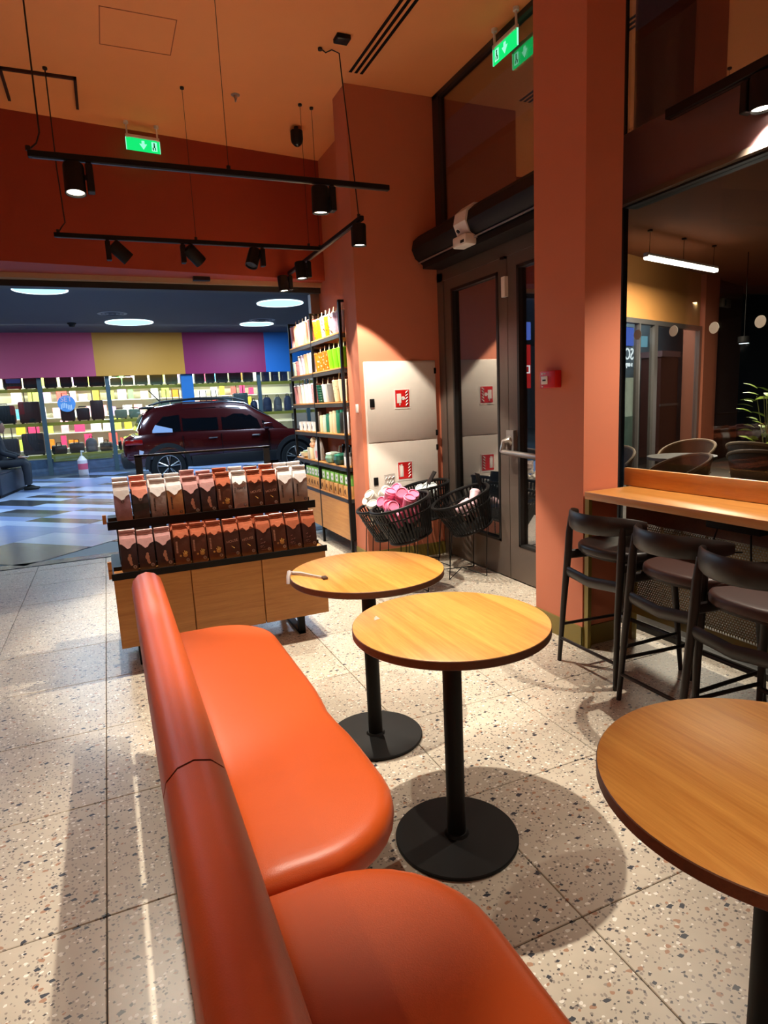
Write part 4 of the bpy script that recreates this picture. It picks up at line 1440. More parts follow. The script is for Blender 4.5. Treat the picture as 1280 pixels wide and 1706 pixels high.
MB().lathe([(0, 0.03), (0.05, 0.04), (0.05, 0.075), (0, 0.085)], 12).build('filling', pmat('palegreen'), t)
# sixth level: kraft boxes with green lids
M_KRAFT = plain('kraft_card', (186, 134, 74), 0.7, var=0.08)
M_GLID = plain('green_card', (128, 190, 84), 0.5, var=0.06)
for i, y in enumerate(row(6, NA, NB) + row(5, FA, FA + 0.5)):
    bay = 'near' if i < 6 else 'far'
    k = i if i < 6 else i - 6
    t = thing('coffee_carton', 'kraft carton with green sleeve, %s on the bottom %s shelf' % (W1[k], bay), 'carton', (XI + 0.01, y, zt[5]), 0, 'kraft cartons on the bottom shelf')
    MB().rbox(-0.06, 0.06, -0.052, 0.052, 0, 0.105, 0.003).build('kraft_base', M_KRAFT, t)
    MB().rbox(-0.045, 0.06, -0.052, 0.052, 0.105, 0.205, 0.003).build('green_sleeve', M_GLID, t)
    MB().box(-0.047, -0.044, -0.032, 0.030, 0.125, 0.19).build('white_label', pmat('white'), t)
    m = MB().cyl((-0.0485, -0.001, 0.158), (-0.0465, -0.001, 0.158), 0.011, n=12)
    m.build('badge', plain('badge_green', (60, 120, 80), 0.5), t)
    m = MB().tube([(-0.061, 0.0, 0.075), (-0.0615, 0.006, 0.05), (-0.061, -0.004, 0.03)], [0.006, 0.010, 0.005], 6)
    m.build('print', plain('kraft_print', (92, 60, 34), 0.6), t)

# ------------------------------------------------------------------ wire baskets on stands
M_PINK = plain('pink_cup', (240, 132, 170), 0.42, var=0.08)
M_CUPW = plain('white_cup', (222, 216, 206), 0.42, var=0.05)
M_CUPP = plain('pale_pink_cup', (226, 190, 200), 0.42, var=0.08)
M_CUPG = plain('pale_grey_cup', (196, 206, 208), 0.42, var=0.05)


def basket(label, x, y, ztop, tilt, heading, R1=0.245, R0=0.165, D=0.27, foot=0.155):
    t = thing('basket_stand', label, 'basket', (x, y, 0), heading, 'black wire baskets of reusable cups')
    T = Matrix.Translation((0, 0, ztop)) @ Matrix.Rotation(tilt, 4, 'Y')
    # rods
    m = MB()
    m.xf = T
    n = 44
    for k in range(n):
        a = 2 * PI * k / n
        c, s = math.cos(a), math.sin(a)
        m.tube([(R1 * c, R1 * s, 0), ((R1 + R0) / 2 * c * 1.02, (R1 + R0) / 2 * s * 1.02, -D * 0.5), (R0 * c, R0 * s, -D)], [(0.004, 0.0085)] * 3, 6, up=(c, s, 0.3))
    tag(m.build('rods', M_BLACK, t), kind='stuff')
    for (r, z, th) in ((R1, 0, 0.013), (R1 * 0.93, -D * 0.30, 0.006), (R0, -D, 0.012)):
        m = MB()
        m.xf = T
        m.tube([(r * math.cos(2 * PI * k / 36), r * math.sin(2 * PI * k / 36), z) for k in range(36)], th, 8, closed=True, up=(0, 0, 1))
        m.build('hoop', M_BLACK, t)
    m = MB()
    m.xf = T
    m.lathe([(0.0, -D - 0.003), (R0, -D - 0.003), (R0, -D + 0.004), (0.0, -D + 0.004)], 24)
    m.build('bottom', M_BLACK, t)
    feet = [(foot * sx, foot * sy) for sx, sy in ((1, 1), (1, -1), (-1, -1), (-1, 1))]
    for fx, fy in feet:
        top = T @ Vector((fx * 0.98, fy * 0.98, -D * 0.30))
        m = MB().tube([(fx, fy, 0.004), (fx, fy, 0.02), (top.x, top.y, top.z)], 0.0038, 6)
        m.build('leg', M_BLACK, t)
    m = MB()
    m.tube([(feet[0][0], feet[0][1], 0.005), (0, 0, 0.05), (feet[2][0], feet[2][1], 0.005)], 0.004, 6)
    m.tube([(feet[1][0], feet[1][1], 0.005), (0, 0, 0.05), (feet[3][0], feet[3][1], 0.005)], 0.004, 6)
    m.build('cross_brace', M_BLACK, t)
    return t, Matrix.Translation((x, y, 0)) @ Matrix.Rotation(heading, 4, 'Z') @ T


CUP = {}


def reusable_cup(key, m, label, M, group):
    if key not in CUP:
        t = thing('reusable_cup', label, 'cup', (0, 0, 0))
        MB().lathe([(0.030, 0), (0.032, 0.004), (0.043, 0.115), (0.0, 0.116)], 20).build('cup', m, t)
        MB().lathe([(0.0455, 0.112), (0.0465, 0.124), (0.043, 0.126), (0.041, 0.138), (0.036, 0.139), (0.034, 0.131), (0.0, 0.131)], 20, cap0=False).build('lid', m, t)
        CUP[key] = (t, kidmap_of(t))
    else:
        t = copy_tree(*CUP[key])
    t.matrix_world = M
    tag(t, label, 'cup', group)


def cup_pose(T, r, a, z, tx, ty, tz):
    return T @ Matrix.Translation((r * math.cos(a), r * math.sin(a), z)) @ Matrix.Rotation(tz, 4, 'Z') @ Matrix.Rotation(tx, 4, 'X') @ Matrix.Rotation(ty, 4, 'Y')


def fill(T, key, m, n, colour, where, seed, zlo, zhi, rmax=0.15, lay=0.9, group=None):
    """heap of cups whose lids look up and out towards the aisle"""
    rnd = random.Random(seed)
    nb = n // 3
    for i in range(n):
        if i < nb:
            r, a, z, L_ = rmax * 0.55, 2 * PI * i / nb, zlo, 'bottom'
        elif i < n - 3:
            k = i - nb
            r, a, z, L_ = rmax * (0.95 if k % 3 else 0.6), 2 * PI * k / (n - nb - 3) + 0.4, (zlo + zhi) / 2 + 0.02, 'middle'
        else:
            r, a, z, L_ = rmax * 0.42, 2 * PI * (i - n + 3) / 3 + 1.0, zhi, 'top'
        p = T @ Vector((r * math.cos(a), r * math.sin(a), z))
        ax = Vector((-0.42 + rnd.uniform(-0.5, 0.5) * lay, -0.62 + rnd.uniform(-0.35, 0.45) * lay, 0.62 + rnd.uniform(-0.25, 0.3))).normalized()
        p = p - ax * 0.07
        Mx = Matrix.Translation(p) @ ax.to_track_quat('Z', 'Y').to_matrix().to_4x4()
        reusable_cup(key, m, '%s reusable cup in the %s, %s layer, %s of the heap' % (colour, where, L_, ORD[i % 20]), Mx, group)


TL = math.radians(-16)
HD = math.radians(-12)
wb, Tw = basket('black wire basket heaped with white cups, leftmost', 2.005, 4.67, 0.60, TL, HD, R1=0.232)
fill(Tw, 'white', M_CUPW, 15, 'white', 'leftmost basket', 3, -0.10, 0.065, 0.165, 1.0, 'white reusable cups in the leftmost basket')
pb, Tp = basket('black wire basket heaped with pink cups', 1.94, 4.22, 0.665, TL, HD, R1=0.228, R0=0.16)
fill(Tp, 'pink', M_PINK, 15, 'pink', 'pink-cup basket', 5, -0.10, 0.06, 0.155, 1.0, 'pink reusable cups in the basket')
bb, Tb = basket('black wire basket at the back against the glass door', 2.44, 4.78, 0.69, TL * 0.6, HD, R1=0.205, R0=0.15)
fill(Tb, 'grey', M_CUPG, 5, 'pale grey', 'back basket', 8, -0.10, -0.05, 0.10, 0.8, 'pale cups in the back basket')
rb, Tr = basket('black wire basket with pale pink cups, nearest the door handle', 2.53, 4.345, 0.635, TL * 1.3, HD, R1=0.238)
M1 = cup_pose(Tr, 0.10, 3.6, -0.075, 0.2, 1.45, -0.15)
reusable_cup('palepink', M_CUPP, 'pale pink cup lying sideways at the left in the right basket', M1, 'pale pink cups in the right basket')
M1 = cup_pose(Tr, 0.07, -0.7, -0.10, -0.3, 0.9, 0.4)
reusable_cup('palepink', M_CUPP, 'pale pink cup leaning at the right in the right basket', M1, 'pale pink cups in the right basket')
M1 = cup_pose(Tr, 0.06, 1.5, -0.16, 0.2, 1.3, 1.2)
reusable_cup('palepink', M_CUPP, 'pale pink cup half hidden at the back of the right basket', M1, 'pale pink cups in the right basket')
# price tags
t = thing('price_tag', 'black price tag leaning on the rim of the back basket', 'price tag', (2.36, 4.60, 0.70), HD)
m = MB()
m.xf = Matrix.Rotation(0.55, 4, 'Y')
m.rbox(-0.004, 0.004, -0.045, 0.045, 0.03, 0.15, 0.001)
m.build('board', M_BLACK, t)
MB().tube([(0.015, 0, 0.04), (0.0, 0, -0.03), (-0.005, 0.0, -0.10)], 0.004, 6).build('clip', M_BLACK, t)
t = thing('price_tag', 'black price tag hooked on the right basket, facing the door', 'price tag', (2.79 - 0.06, 4.36, 0.71), HD)
m = MB()
m.xf = Matrix.Rotation(-0.25, 4, 'Y')
m.rbox(-0.003, 0.003, -0.05, 0.05, 0.0, 0.10, 0.001)
m.build('board', M_BLACK, t)
MB().tube([(0.0, 0, 0.0), (-0.008, 0, -0.04)], 0.004, 6).build('clip', M_BLACK, t)
t = thing('sign_holder', 'clear acrylic card holder with white writing behind the pink cups', 'sign', (2.10, 4.75, 0.70), 0.2)
m = MB().box(-0.055, 0.055, -0.002, 0.002, 0, 0.12)
m.build('card', plain('clear_card', (202, 196, 190), 0.15, var=0.02), t)
m = MB()
m.tube([(-0.045, -0.004, 0.08), (-0.03, -0.004, 0.10), (-0.015, -0.004, 0.082), (0, -0.004, 0.10), (0.02, -0.004, 0.085), (0.045, -0.004, 0.098)], 0.004, 6)
m.tube([(-0.03, -0.004, 0.045), (-0.02, -0.004, 0.065), (-0.012, -0.004, 0.042), (0.01, -0.004, 0.066), (0.012, -0.004, 0.042), (0.034, -0.004, 0.06)], 0.004, 6)
m.build('writing', M_WHITEP, t)
MB().tube([(0.0, 0, 0.0), (0.0, 0, -0.18)], 0.003, 6).build('stick', M_BRUSH, t)

# ------------------------------------------------------------------ mall: floor, ceiling, lights
MY0, MY1 = 6.83, 17.55
mf = struct('floor_mall', MB().box(-14, 6.0, MY0, 22.5, -0.12, -0.005), plain('mall_grout', (70, 78, 88), 0.5))
FT = [plain('mall_tile_pale', (176, 190, 222), 0.22, var=0.05, scale=6), plain('mall_tile_blue', (132, 150, 196), 0.22, var=0.06, scale=6),
      plain('mall_tile_grey', (92, 100, 112), 0.22, var=0.06, scale=6), plain('mall_tile_dark', (46, 50, 56), 0.22, var=0.08, scale=6)]
tm = [MB().box(-0.598, 0.598, -0.139, 0.139, -0.02, 0.0).build('tile', m_, mesh_only=True, smooth=0) for m_ in FT]
rnd = random.Random(11)
r2 = math.sqrt(2)
cnt = 0
for iu in range(-14, 6):
    for iv in range(-6, 60):
        u, v = -6.7 + 1.2 * iu + 0.6, 5.08 + 0.28 * iv + 0.14
        x, y = (u + v) / r2, (v - u) / r2
        if not (7.32 < y < 17.0 and -2.9 < x < 3.9) or (y < 10 and x > 2.4) or x < -0.30 * y + 0.35 * 0 - 0.4 or cnt > 292:
            continue
        k = rnd.choices([0, 1, 2, 3], [0.40, 0.30, 0.16, 0.14])[0]
        if iu == 0 and iv in (0, 1):
            k = 0
        elif iu == 0 and iv in (-1, -2):
            k = 2
        elif iu == 1 and iv in (-1, -2, 0, -3):
            k = 2 if iv > -2 else 3
        elif y < 8.0:
            k = 2 if rnd.random() < 0.7 else 3
        elif (iu, iv) in ((-1, 4), (-2, 6), (-3, 9), (-2, 9), (-3, 8)):
            k = 3
        elif y < 12 and k == 3:
            k = 1
        o = put('tile', tm[k], mf, (x, y, 0), (0, 0, -PI / 4))
        cnt += 1
m = MB().box(-4.5, 5.5, MY0, 7.02, -0.02, 0.0)
struct('trim_4', m, FT[2])
struct('ceiling_mall', MB().box(-14, 6.0, 6.95, 22.5, 3.4, 3.5), plain('mall_ceiling', (74, 78, 86), 0.8, var=0.04, scale=2))
M_SKYL = emit('round_panel', (150, 226, 255), 2.2)
M_SKYR = emit('round_rim', (220, 246, 255), 2.6)
for i, (x, y, lab, R_) in enumerate(((-0.72, 11.6, 'large round blue-white mall ceiling light at the upper left', 0.37), (0.71, 15.4, 'round blue-white mall ceiling light above the orange banner', 0.47),
                   (3.58, 15.6, 'round blue-white mall ceiling light above the car bonnet', 0.37), (3.36, 12.5, 'round blue-white mall ceiling light half hidden by the shelves', 0.42),
                   (-3.4, 14.6, 'round mall ceiling light beyond the left edge, seen in the door glass', 0.45), (-3.2, 10.0, 'round mall ceiling light left of the frame', 0.45))):
    t = thing('round_ceiling_light', lab, 'ceiling light', (x, y, 3.4))
    MB().lathe([(R_, -0.012), (R_, -0.004), (0.0, -0.004)], 40, cap0=False).build('diffuser', M_SKYL, t)
    MB().lathe([(R_, -0.014), (R_ + 0.03, -0.014), (R_ + 0.03, 0.0), (R_, 0.0)], 40, cap0=False, cap1=False).build('lit_rim', M_SKYR, t)
    light('downlight', 'AREA', (0, 0, -0.03), MALL_W, (0.52, 0.76, 1.0), t, (0, 0, -1), shape='DISK', size=1.0)
for (x, y, r, lab) in ((0.35, 14.1, 0.28, 'dim round grille in the mall ceiling left of the middle light'), (3.55, 14.9, 0.3, 'dim round grille in the mall ceiling behind the right light')):
    t = thing('ceiling_grille', lab, 'grille', (x, y, 3.4))
    MB().lathe([(r, -0.01), (r, 0)], 28).build('plate', plain('grille_grey', (150, 154, 160), 0.5), t)
    mm = MB()
    for k in range(1, 4):
        mm.tube([(r * k / 4 * math.cos(a * PI / 10), r * k / 4 * math.sin(a * PI / 10), -0.012) for a in range(20)], 0.008, 5, closed=True)
    mm.build('rings', plain('grille_dark', (80, 84, 90), 0.5), t)
m = MB().lathe([(0.0, -0.09), (0.05, -0.08), (0.07, -0.03), (0.09, -0.02), (0.09, 0)], 16, (-0.45, 15.6, 3.4))
tag(m.build('mall_camera', M_BLACKM), 'small dark dome camera in the mall ceiling near the pink banner', 'camera')
# mall surroundings, outside the direct view
struct('wall_mall_left', MB().box(-12.2, -12, 6.2, 22.5, 0, 3.4), plain('mall_wall_grey', (70, 72, 80), 0.7))
struct('wall_mall_right', MB().box(5.85, 6.05, 6.95, 22.5, 0, 3.5), plain('mall_wall_grey', (70, 72, 80), 0.7))
rs = thing('red_shop_sign', 'red lit shop sign under a blue screen, mirrored in the door glass', 'sign', (-2.6, 11.3, 1.55))
MB().box(-0.2, 0.2, 0, 0.06, 0, 0.9).build('board', emit('sign_red', (220, 40, 36), 0.9), rs)
MB().box(-0.2, 0.2, -0.01, 0.06, 1.0, 1.36).build('blue_screen', emit('screen_blue', (96, 128, 240), 1.2), rs)
put('lettering', text_mesh('8', 0.32, emit('sign_white', (240, 250, 255), 2.0), 0.006), rs, (0.0, -0.012, 0.66), (PI / 2, 0, 0))
put('lettering', text_mesh('Dar', 0.24, emit('sign_white', (240, 250, 255), 2.0), 0.006), rs, (0.0, -0.012, 0.38), (PI / 2, 0, 0))
MB().box(-0.03, 0.03, 0.0, 0.06, -1.55, 0).build('post', M_BLACK, rs)

# ------------------------------------------------------------------ luggage shop across the mall
SY = 17.5
M_SHELFE = plain('olive_shelf_edge', (150, 140, 40), 0.5)
M_MULL = plain('shop_mullion', (70, 88, 96), 0.4, metal=0.2)
struct('wall_shop', MB().box(-6, 5.85, 21.3, 21.5, 0, 3.4), plain('shop_wall', (226, 226, 196), 0.7, var=0.05, scale=1.0))
bs = thing('sign_banner', 'long shop banner of pink, orange, magenta and blue panels above the luggage shop', 'banner', (1.0, SY - 0.1, 2.36))
for (x0, x1, c, nm) in ((-5.0, -0.10, (188, 70, 104), 'pink'), (-0.10, 2.02, (206, 138, 40), 'orange'), (2.02, 4.14, (146, 16, 82), 'magenta'), (4.14, 5.84, (22, 104, 184), 'blue')):
    MB().box(x0 - 1.0, x1 - 1.0, -0.05, 0.10, 0, 1.04).build('panel', plain('banner_' + nm, c, 0.55, var=0.03, scale=2), bs)
light('banner_light', 'AREA', (0.2, -1.6, 1.0), 6, (0.85, 0.92, 1.0), bs, (0, 0.95, -0.35), shape='RECTANGLE', size=8.0, size_y=0.1)
sw = thing('shop_window_front', 'glazed luggage shop front with olive shelf edges', 'shop front', (1.0, SY, 0))
for x in (-1.38, 0.13, 3.95, 5.3, -3.0):
    MB().box(x - 0.05 - 1, x + 0.05 - 1, -0.03, 0.06, 0, 2.36).build('mullion', M_MULL, sw)
MB().box(1.90 - 1, 2.20 - 1, -0.06, 0.2, 0, 2.36).build('blue_column', plain('blue_column', (30, 108, 176), 0.5), sw)
for z in (2.06, 1.24, 0.46):
    MB().box(-5.5, 4.8, 0.08, 0.55, z, z + 0.03).build('shelf', plain('shop_shelf', (206, 206, 190), 0.5), sw)
    MB().box(-5.5, 4.8, 0.06, 0.08, z - 0.03, z + 0.05).build('shelf_edge', M_SHELFE, sw)
m = MB().box(-5.5, 4.8, 0.02, 0.07, 0.0, 0.40)
m.build('kick_panel', plain('kick_blue', (74, 92, 120), 0.5, var=0.5, scale=9), sw)
m = MB().box(-1.3 - 1, 0.05 - 1, 0.0, 0.02, 0.33, 0.46)
m.build('olive_band', plain('olive_band', (120, 120, 50), 0.5, var=0.3, scale=8), sw)
MB().box(-5.5, 4.8, -0.012, -0.004, 0.0, 2.36).build('pane', M_SHOPGLASS, sw)
m = MB().cyl((-1.845, -0.016, 1.73), (-1.845, -0.02, 1.73), 0.20, n=36)
dc = m.build('decal', plain('decal_blue', (96, 156, 222), 0.5, var=0.25, scale=7), sw)
put('lettering', text_mesh('SET', 0.17, plain('decal_pink', (240, 200, 216), 0.5), 0.002), dc, (-1.845, -0.024, 1.83), (PI / 2, 0, 0))
m = MB()
for k in range(7):
    a = k * 0.9
    m.box(-1.845 - 0.13 + 0.037 * k, -1.845 - 0.11 + 0.037 * k, -0.024, -0.02, 1.60 + 0.03 * math.sin(a), 1.72 + 0.03 * math.sin(a))
m.build('decal_print', plain('decal_white', (222, 232, 244), 0.5), dc)
# shop ceiling lamps
for i, (x, y) in enumerate(((-3.0, 18.6), (-0.5, 18.6), (2.0, 18.6), (4.5, 18.6), (-1.7, 20.0), (0.8, 20.0), (3.3, 20.0))):
    t = thing('shop_ceiling_lamp', 'linear ceiling lamp in the luggage shop, %s from the left in the %s row' % (ORD[i if i < 4 else i - 4], 'front' if i < 4 else 'back'), 'ceiling lamp', (x, y, 3.38), 0, 'shop ceiling lamps')
    MB().rbox(-0.8, 0.8, -0.09, 0.09, -0.06, -0.01, 0.01).build('housing', M_WHITEP, t)
    MB().box(-0.78, 0.78, -0.07, 0.07, -0.066, -0.06).build('diffuser', emit('shop_tube', (244, 255, 236), 6.0), t)
    light('glow', 'AREA', (0, 0, -0.08), 140, (0.97, 1.0, 0.88), t, (0, 0.1, -1), shape='RECTANGLE', size=1.6, size_y=0.15)
# goods on the back wall
PK = [(240, 90, 80), (250, 200, 60), (120, 200, 110), (250, 130, 30), (190, 160, 220), (90, 170, 220), (230, 60, 110), (240, 240, 230), (200, 220, 90), (250, 170, 180)]
rnd = random.Random(21)
rack = thing('goods_rack', 'white wall rack of colourful packs at the back of the shop', 'rack', (1.0, 21.0, 0))
for z in (0.5, 0.95, 1.4, 1.85, 2.3):
    MB().box(-6, 4.8, -0.15, 0.25, z - 0.02, z).build('shelf', M_WHITEP, rack)
PKN = ['coral', 'yellow', 'green', 'orange', 'lilac', 'blue', 'magenta', 'white', 'lime', 'pink']
SHN = ['lowest', 'second', 'third', 'fourth', 'top']
pm = {}
for si, z in enumerate((0.5, 0.95, 1.4, 1.85, 2.3)):
    x = -2.4
    num = 0
    while x < 4.6:
        w = rnd.uniform(0.14, 0.30)
        h = rnd.uniform(0.18, 0.38)
        ci = rnd.choice([0, 1, 2, 3, 4, 5, 6, 7, 7, 7, 8, 9])
        if ci not in pm:
            pm[ci] = MB().rbox(-0.5, 0.5, -0.06, 0.06, 0, 1, 0.02, 1).build('pack', plain('pack_%d' % ci, PK[ci], 0.5, var=0.3, scale=5), mesh_only=True)
        o = put('goods_pack', pm[ci], None, (x + w / 2, 20.93, z + 0.001))
        o.scale = (w, 1, h)
        tag(o, '%s pack, %s from the left on the %s shelf at the back of the shop' % (PKN[ci], ORD[num], SHN[si]), 'pack', 'coloured packs on the back rack')
        num += 1
        x += w + rnd.uniform(0.04, 0.22)

M_SUITB = plain('suitcase_black', (14, 15, 22), 0.5, var=0.1)
M_SUITG = plain('suitcase_sage', (100, 116, 96), 0.5, var=0.08)
M_SUITD = plain('suitcase_slate', (62, 72, 74), 0.5, var=0.08)
M_SUITN = plain('bag_navy', (32, 42, 74), 0.6, var=0.12)
M_SUITBR = plain('suitcase_brown', (58, 46, 50), 0.55, var=0.08)
M_BAGGR = plain('bag_grey', (92, 88, 92), 0.6, var=0.12)


def suitcase(label, x0, x1, z, h, m, handle=False, group=None, y=SY + 0.30):
    w = x1 - x0
    t = thing('suitcase', label, 'suitcase', ((x0 + x1) / 2, y, z), 0, group)
    b = MB().rbox(-w / 2, w / 2, -0.11, 0.11, 0.04, h, 0.035, 2)
    b.build('shell', m, t)
    b = MB()
    n = max(3, int(w / 0.06))
    for k in range(n):
        xx = -w / 2 + w * (k + 0.5) / n
        b.box(xx - 0.008, xx + 0.008, -0.118, -0.105, 0.09, h - 0.05)
    b.build('rib', m, t)
    b = MB()
    for sx in (-1, 1):
        b.cyl((sx * (w / 2 - 0.05), -0.06, 0.025), (sx * (w / 2 - 0.05), -0.03, 0.025), 0.025, n=10)
        b.cyl((sx * (w / 2 - 0.05), 0.03, 0.025), (sx * (w / 2 - 0.05), 0.06, 0.025), 0.025, n=10)
    b.build('wheels', M_BLACK, t)
    hw = min(0.09, w * 0.3)
    hh = 0.30 if handle else 0.035
    b = MB().tube([(-hw, 0, h - 0.02), (-hw, 0, h + hh), (hw, 0, h + hh), (hw, 0, h - 0.02)], 0.012, 6)
    b.build('pull_handle', plain('handle_grey', (70, 70, 76), 0.4), t)
    return t


def backpack(label, x0, x1, z, h, m, group=None, y=SY + 0.28):
    w = x1 - x0
    t = thing('backpack', label, 'backpack', ((x0 + x1) / 2, y, z), 0, group)
    secs = []
    for (k, zz) in ((0.85, 0), (1, 0.04), (1.0, h * 0.55), (0.92, h * 0.8), (0.6, h * 0.97), (0.3, h)):
        secs.append([(w / 2 * k * math.cos(a * PI / 8) * 1.0, 0.11 * k * math.sin(a * PI / 8), zz) for a in range(16)])
    MB().loft(secs).build('body', m, t, smooth=60)
    MB().rbox(-w * 0.32, w * 0.32, -0.14, -0.08, 0.04, h * 0.42, 0.02).build('pocket', m, t)
    MB().tube([(-0.04, 0, h * 0.96), (-0.03, 0, h + 0.05), (0.03, 0, h + 0.05), (0.04, 0, h * 0.96)], 0.01, 6).build('loop', M_BLACK, t)
    return t


def duffel(label, x0, x1, z, h, m, group=None, y=SY + 0.28):
    w = x1 - x0
    t = thing('duffel_bag', label, 'bag', ((x0 + x1) / 2, y, z), 0, group)
    secs = []
    for (xx, k) in ((-w / 2, 0.72), (-w / 2 + 0.02, 0.95), (0, 1.0), (w / 2 - 0.02, 0.95), (w / 2, 0.72)):
        secs.append([(xx, 0.12 * k * math.cos(a * PI / 7), h / 2 + h / 2 * k * math.sin(a * PI / 7)) for a in range(14)])
    MB().loft(secs).build('body', m, t, smooth=60)
    MB().tube([(-w * 0.2, -0.09, h * 0.6), (-w * 0.14, -0.04, h * 1.22), (w * 0.14, -0.04, h * 1.22), (w * 0.2, -0.09, h * 0.6)], 0.012, 6).build('strap', M_BLACK, t)
    return t


z1, z2, z3 = 2.09, 1.27, 0.49
gl = 'luggage on the top shop shelf'
for i, (a, c) in enumerate(((-2.17, -1.78), (-1.74, -1.42), (-1.29, -1.01), (-0.94, -0.68), (-0.64, -0.31), (-0.29, 0.08))):
    suitcase('black suitcase, %s from the left on the top shop shelf' % ORD[i], a, c, z1, 0.5, M_SUITB, False, gl)
for i, (a, c, h) in enumerate(((0.20, 0.47, 0.24), (0.49, 0.75, 0.24), (0.79, 1.10, 0.5), (1.16, 1.48, 0.5), (1.54, 1.85, 0.5))):
    suitcase('sage green suitcase, %s of the green ones on the top shop shelf' % ORD[i], a, c, z1, h, M_SUITG, False, gl)
for i, (a, c) in enumerate(((2.28, 2.54), (2.58, 2.81), (2.85, 3.16), (3.21, 3.52), (3.58, 3.85))):
    suitcase('slate grey suitcase, %s right of the blue column on the top shop shelf' % ORD[i], a, c, z1, 0.5, M_SUITD, False, gl)
for i, (a, c) in enumerate(((4.09, 4.32), (4.36, 4.58), (4.62, 4.84))):
    backpack('navy backpack, %s of those at the right end of the top shop shelf' % ORD[i], a, c, z1, 0.45, M_SUITN, gl)
gl = 'luggage on the middle shop shelf'
for i, (a, c, h, hd) in enumerate(((-2.5, -2.0, 0.48, False), (-1.92, -1.45, 0.55, True), (-1.02, -0.70, 0.42, True), (-0.66, -0.36, 0.34, False), (-0.33, -0.02, 0.52, True), (0.02, 0.08, 0.30, False))[:5]):
    suitcase('black suitcase, %s from the left on the middle shop shelf' % ORD[i], a, c, z2, h, M_SUITB, hd, gl)
suitcase('tall black suitcase with raised handle beside the mullion on the middle shelf', -0.27 + 0.28, 0.08 + 0.28 - 0.3, z2, 0.5, M_SUITB, True, gl) if False else None
for i, (a, c, h, hd) in enumerate(((0.22, 0.52, 0.26, False), (0.56, 0.84, 0.26, False), (1.30, 1.58, 0.42, True), (1.62, 1.90, 0.42, True))):
    suitcase('sage green suitcase, %s of the green ones on the middle shop shelf' % ORD[i], a, c, z2, h, M_SUITG, hd, gl)
for i, (a, c, h, hd) in enumerate(((2.33, 2.60, 0.36, True), (2.64, 2.86, 0.36, True), (2.90, 3.22, 0.44, False), (3.26, 3.66, 0.56, True))):
    suitcase('slate grey suitcase, %s right of the blue column on the middle shop shelf' % ORD[i], a, c, z2, h, M_SUITD, hd, gl)
for i, (a, c, h) in enumerate(((3.72, 3.92, 0.34), (4.06, 4.33, 0.42), (4.38, 4.62, 0.42), (4.68, 4.9, 0.44))):
    backpack('navy backpack, %s from the left on the middle shop shelf' % ORD[i], a, c, z2, h, M_SUITN if i != 2 else M_BAGGR, gl)
gl = 'bags on the bottom shop shelf'
for i, (a, c, h) in enumerate(((-2.45, -2.02, 0.46), (-1.94, -1.46, 0.56))):
    suitcase('large brown suitcase, %s on the bottom shop shelf behind the seated person' % ORD[i], a, c, z3, h, M_SUITBR, True, gl)
for i, (a, c, h) in enumerate(((-1.32, -0.98, 0.24), (-0.92, -0.58, 0.28), (-0.22, 0.08, 0.24), (0.22, 0.55, 0.26))):
    duffel('black duffel bag, %s from the left on the bottom shop shelf' % ORD[i], a, c, z3, h, M_SUITB, gl)
backpack('grey backpack among the black duffel bags on the bottom shop shelf', -0.55, -0.27, z3, 0.36, M_BAGGR, gl)
t = thing('spray_bottle', 'white and pink pump bottle standing before the shop front', 'bottle', (-0.64, 16.9, 0.0))
MB().lathe([(0.10, 0), (0.11, 0.02), (0.11, 0.36), (0.05, 0.44), (0.04, 0.46)], 16).build('body', plain('soap_white', (230, 214, 220), 0.4), t)
MB().lathe([(0.112, 0.14), (0.112, 0.28)], 16, cap0=False, cap1=False).build('label', plain('soap_pink', (216, 90, 120), 0.5), t)
MB().tube([(0, 0, 0.45), (0, 0, 0.56), (0.0, -0.04, 0.58), (0.06, -0.05, 0.57)], 0.018, 8).build('pump', M_WHITEP, t)

# ------------------------------------------------------------------ red car displayed in the mall
M_CAR = plain('car_paint', (70, 12, 13), 0.25, metal=0.2, var=0.02, coat=1.0)
M_CLAD = plain('car_cladding', (22, 22, 25), 0.6, var=0.05)
M_CGLASS = plain('car_glass', (10, 13, 18), 0.05, var=0.0, coat=0.5)
M_TYRE = plain('tyre_rubber', (14, 14, 15), 0.8)
M_CHROME = plain('chrome', (190, 186, 180), 0.18, metal=0.9, var=0.02)
car = thing('car', 'dark red compact SUV parked in the mall before the luggage shop', 'car', (0.25, 14.1, 0))
HW = 0.89
# stations along the length (rear at x=0, front at x=4.25): x, sill z, belt z, half width at belt
ST = [(0.0, 0.60, 0.86, 0.70), (0.05, 0.42, 0.92, 0.80), (0.25, 0.36, 0.98, 0.87), (0.6, 0.34, 1.00, 0.89), (1.2, 0.34, 1.00, 0.89), (2.0, 0.34, 0.985, 0.89), (2.8, 0.34, 0.97, 0.89), (3.1, 0.34, 0.965, 0.88), (3.5, 0.34, 0.93, 0.86), (3.95, 0.36, 0.86, 0.80), (4.18, 0.44, 0.76, 0.68), (4.25, 0.50, 0.66, 0.58)]
secs = []
for (x, zs, zb, hw) in ST:
    s = []
    for (k, z) in ((0.90, zs), (0.99, zs + (zb - zs) * 0.25), (1.0, zs + (zb - zs) * 0.6), (0.975, zs + (zb - zs) * 0.9), (0.93, zb)):
        s.append((x, -hw * k, z))
    s2 = [(p[0], -p[1], p[2]) for p in s[::-1]]
    secs.append(s + s2)
MB().loft(secs).build('body', M_CAR, car, smooth=50)
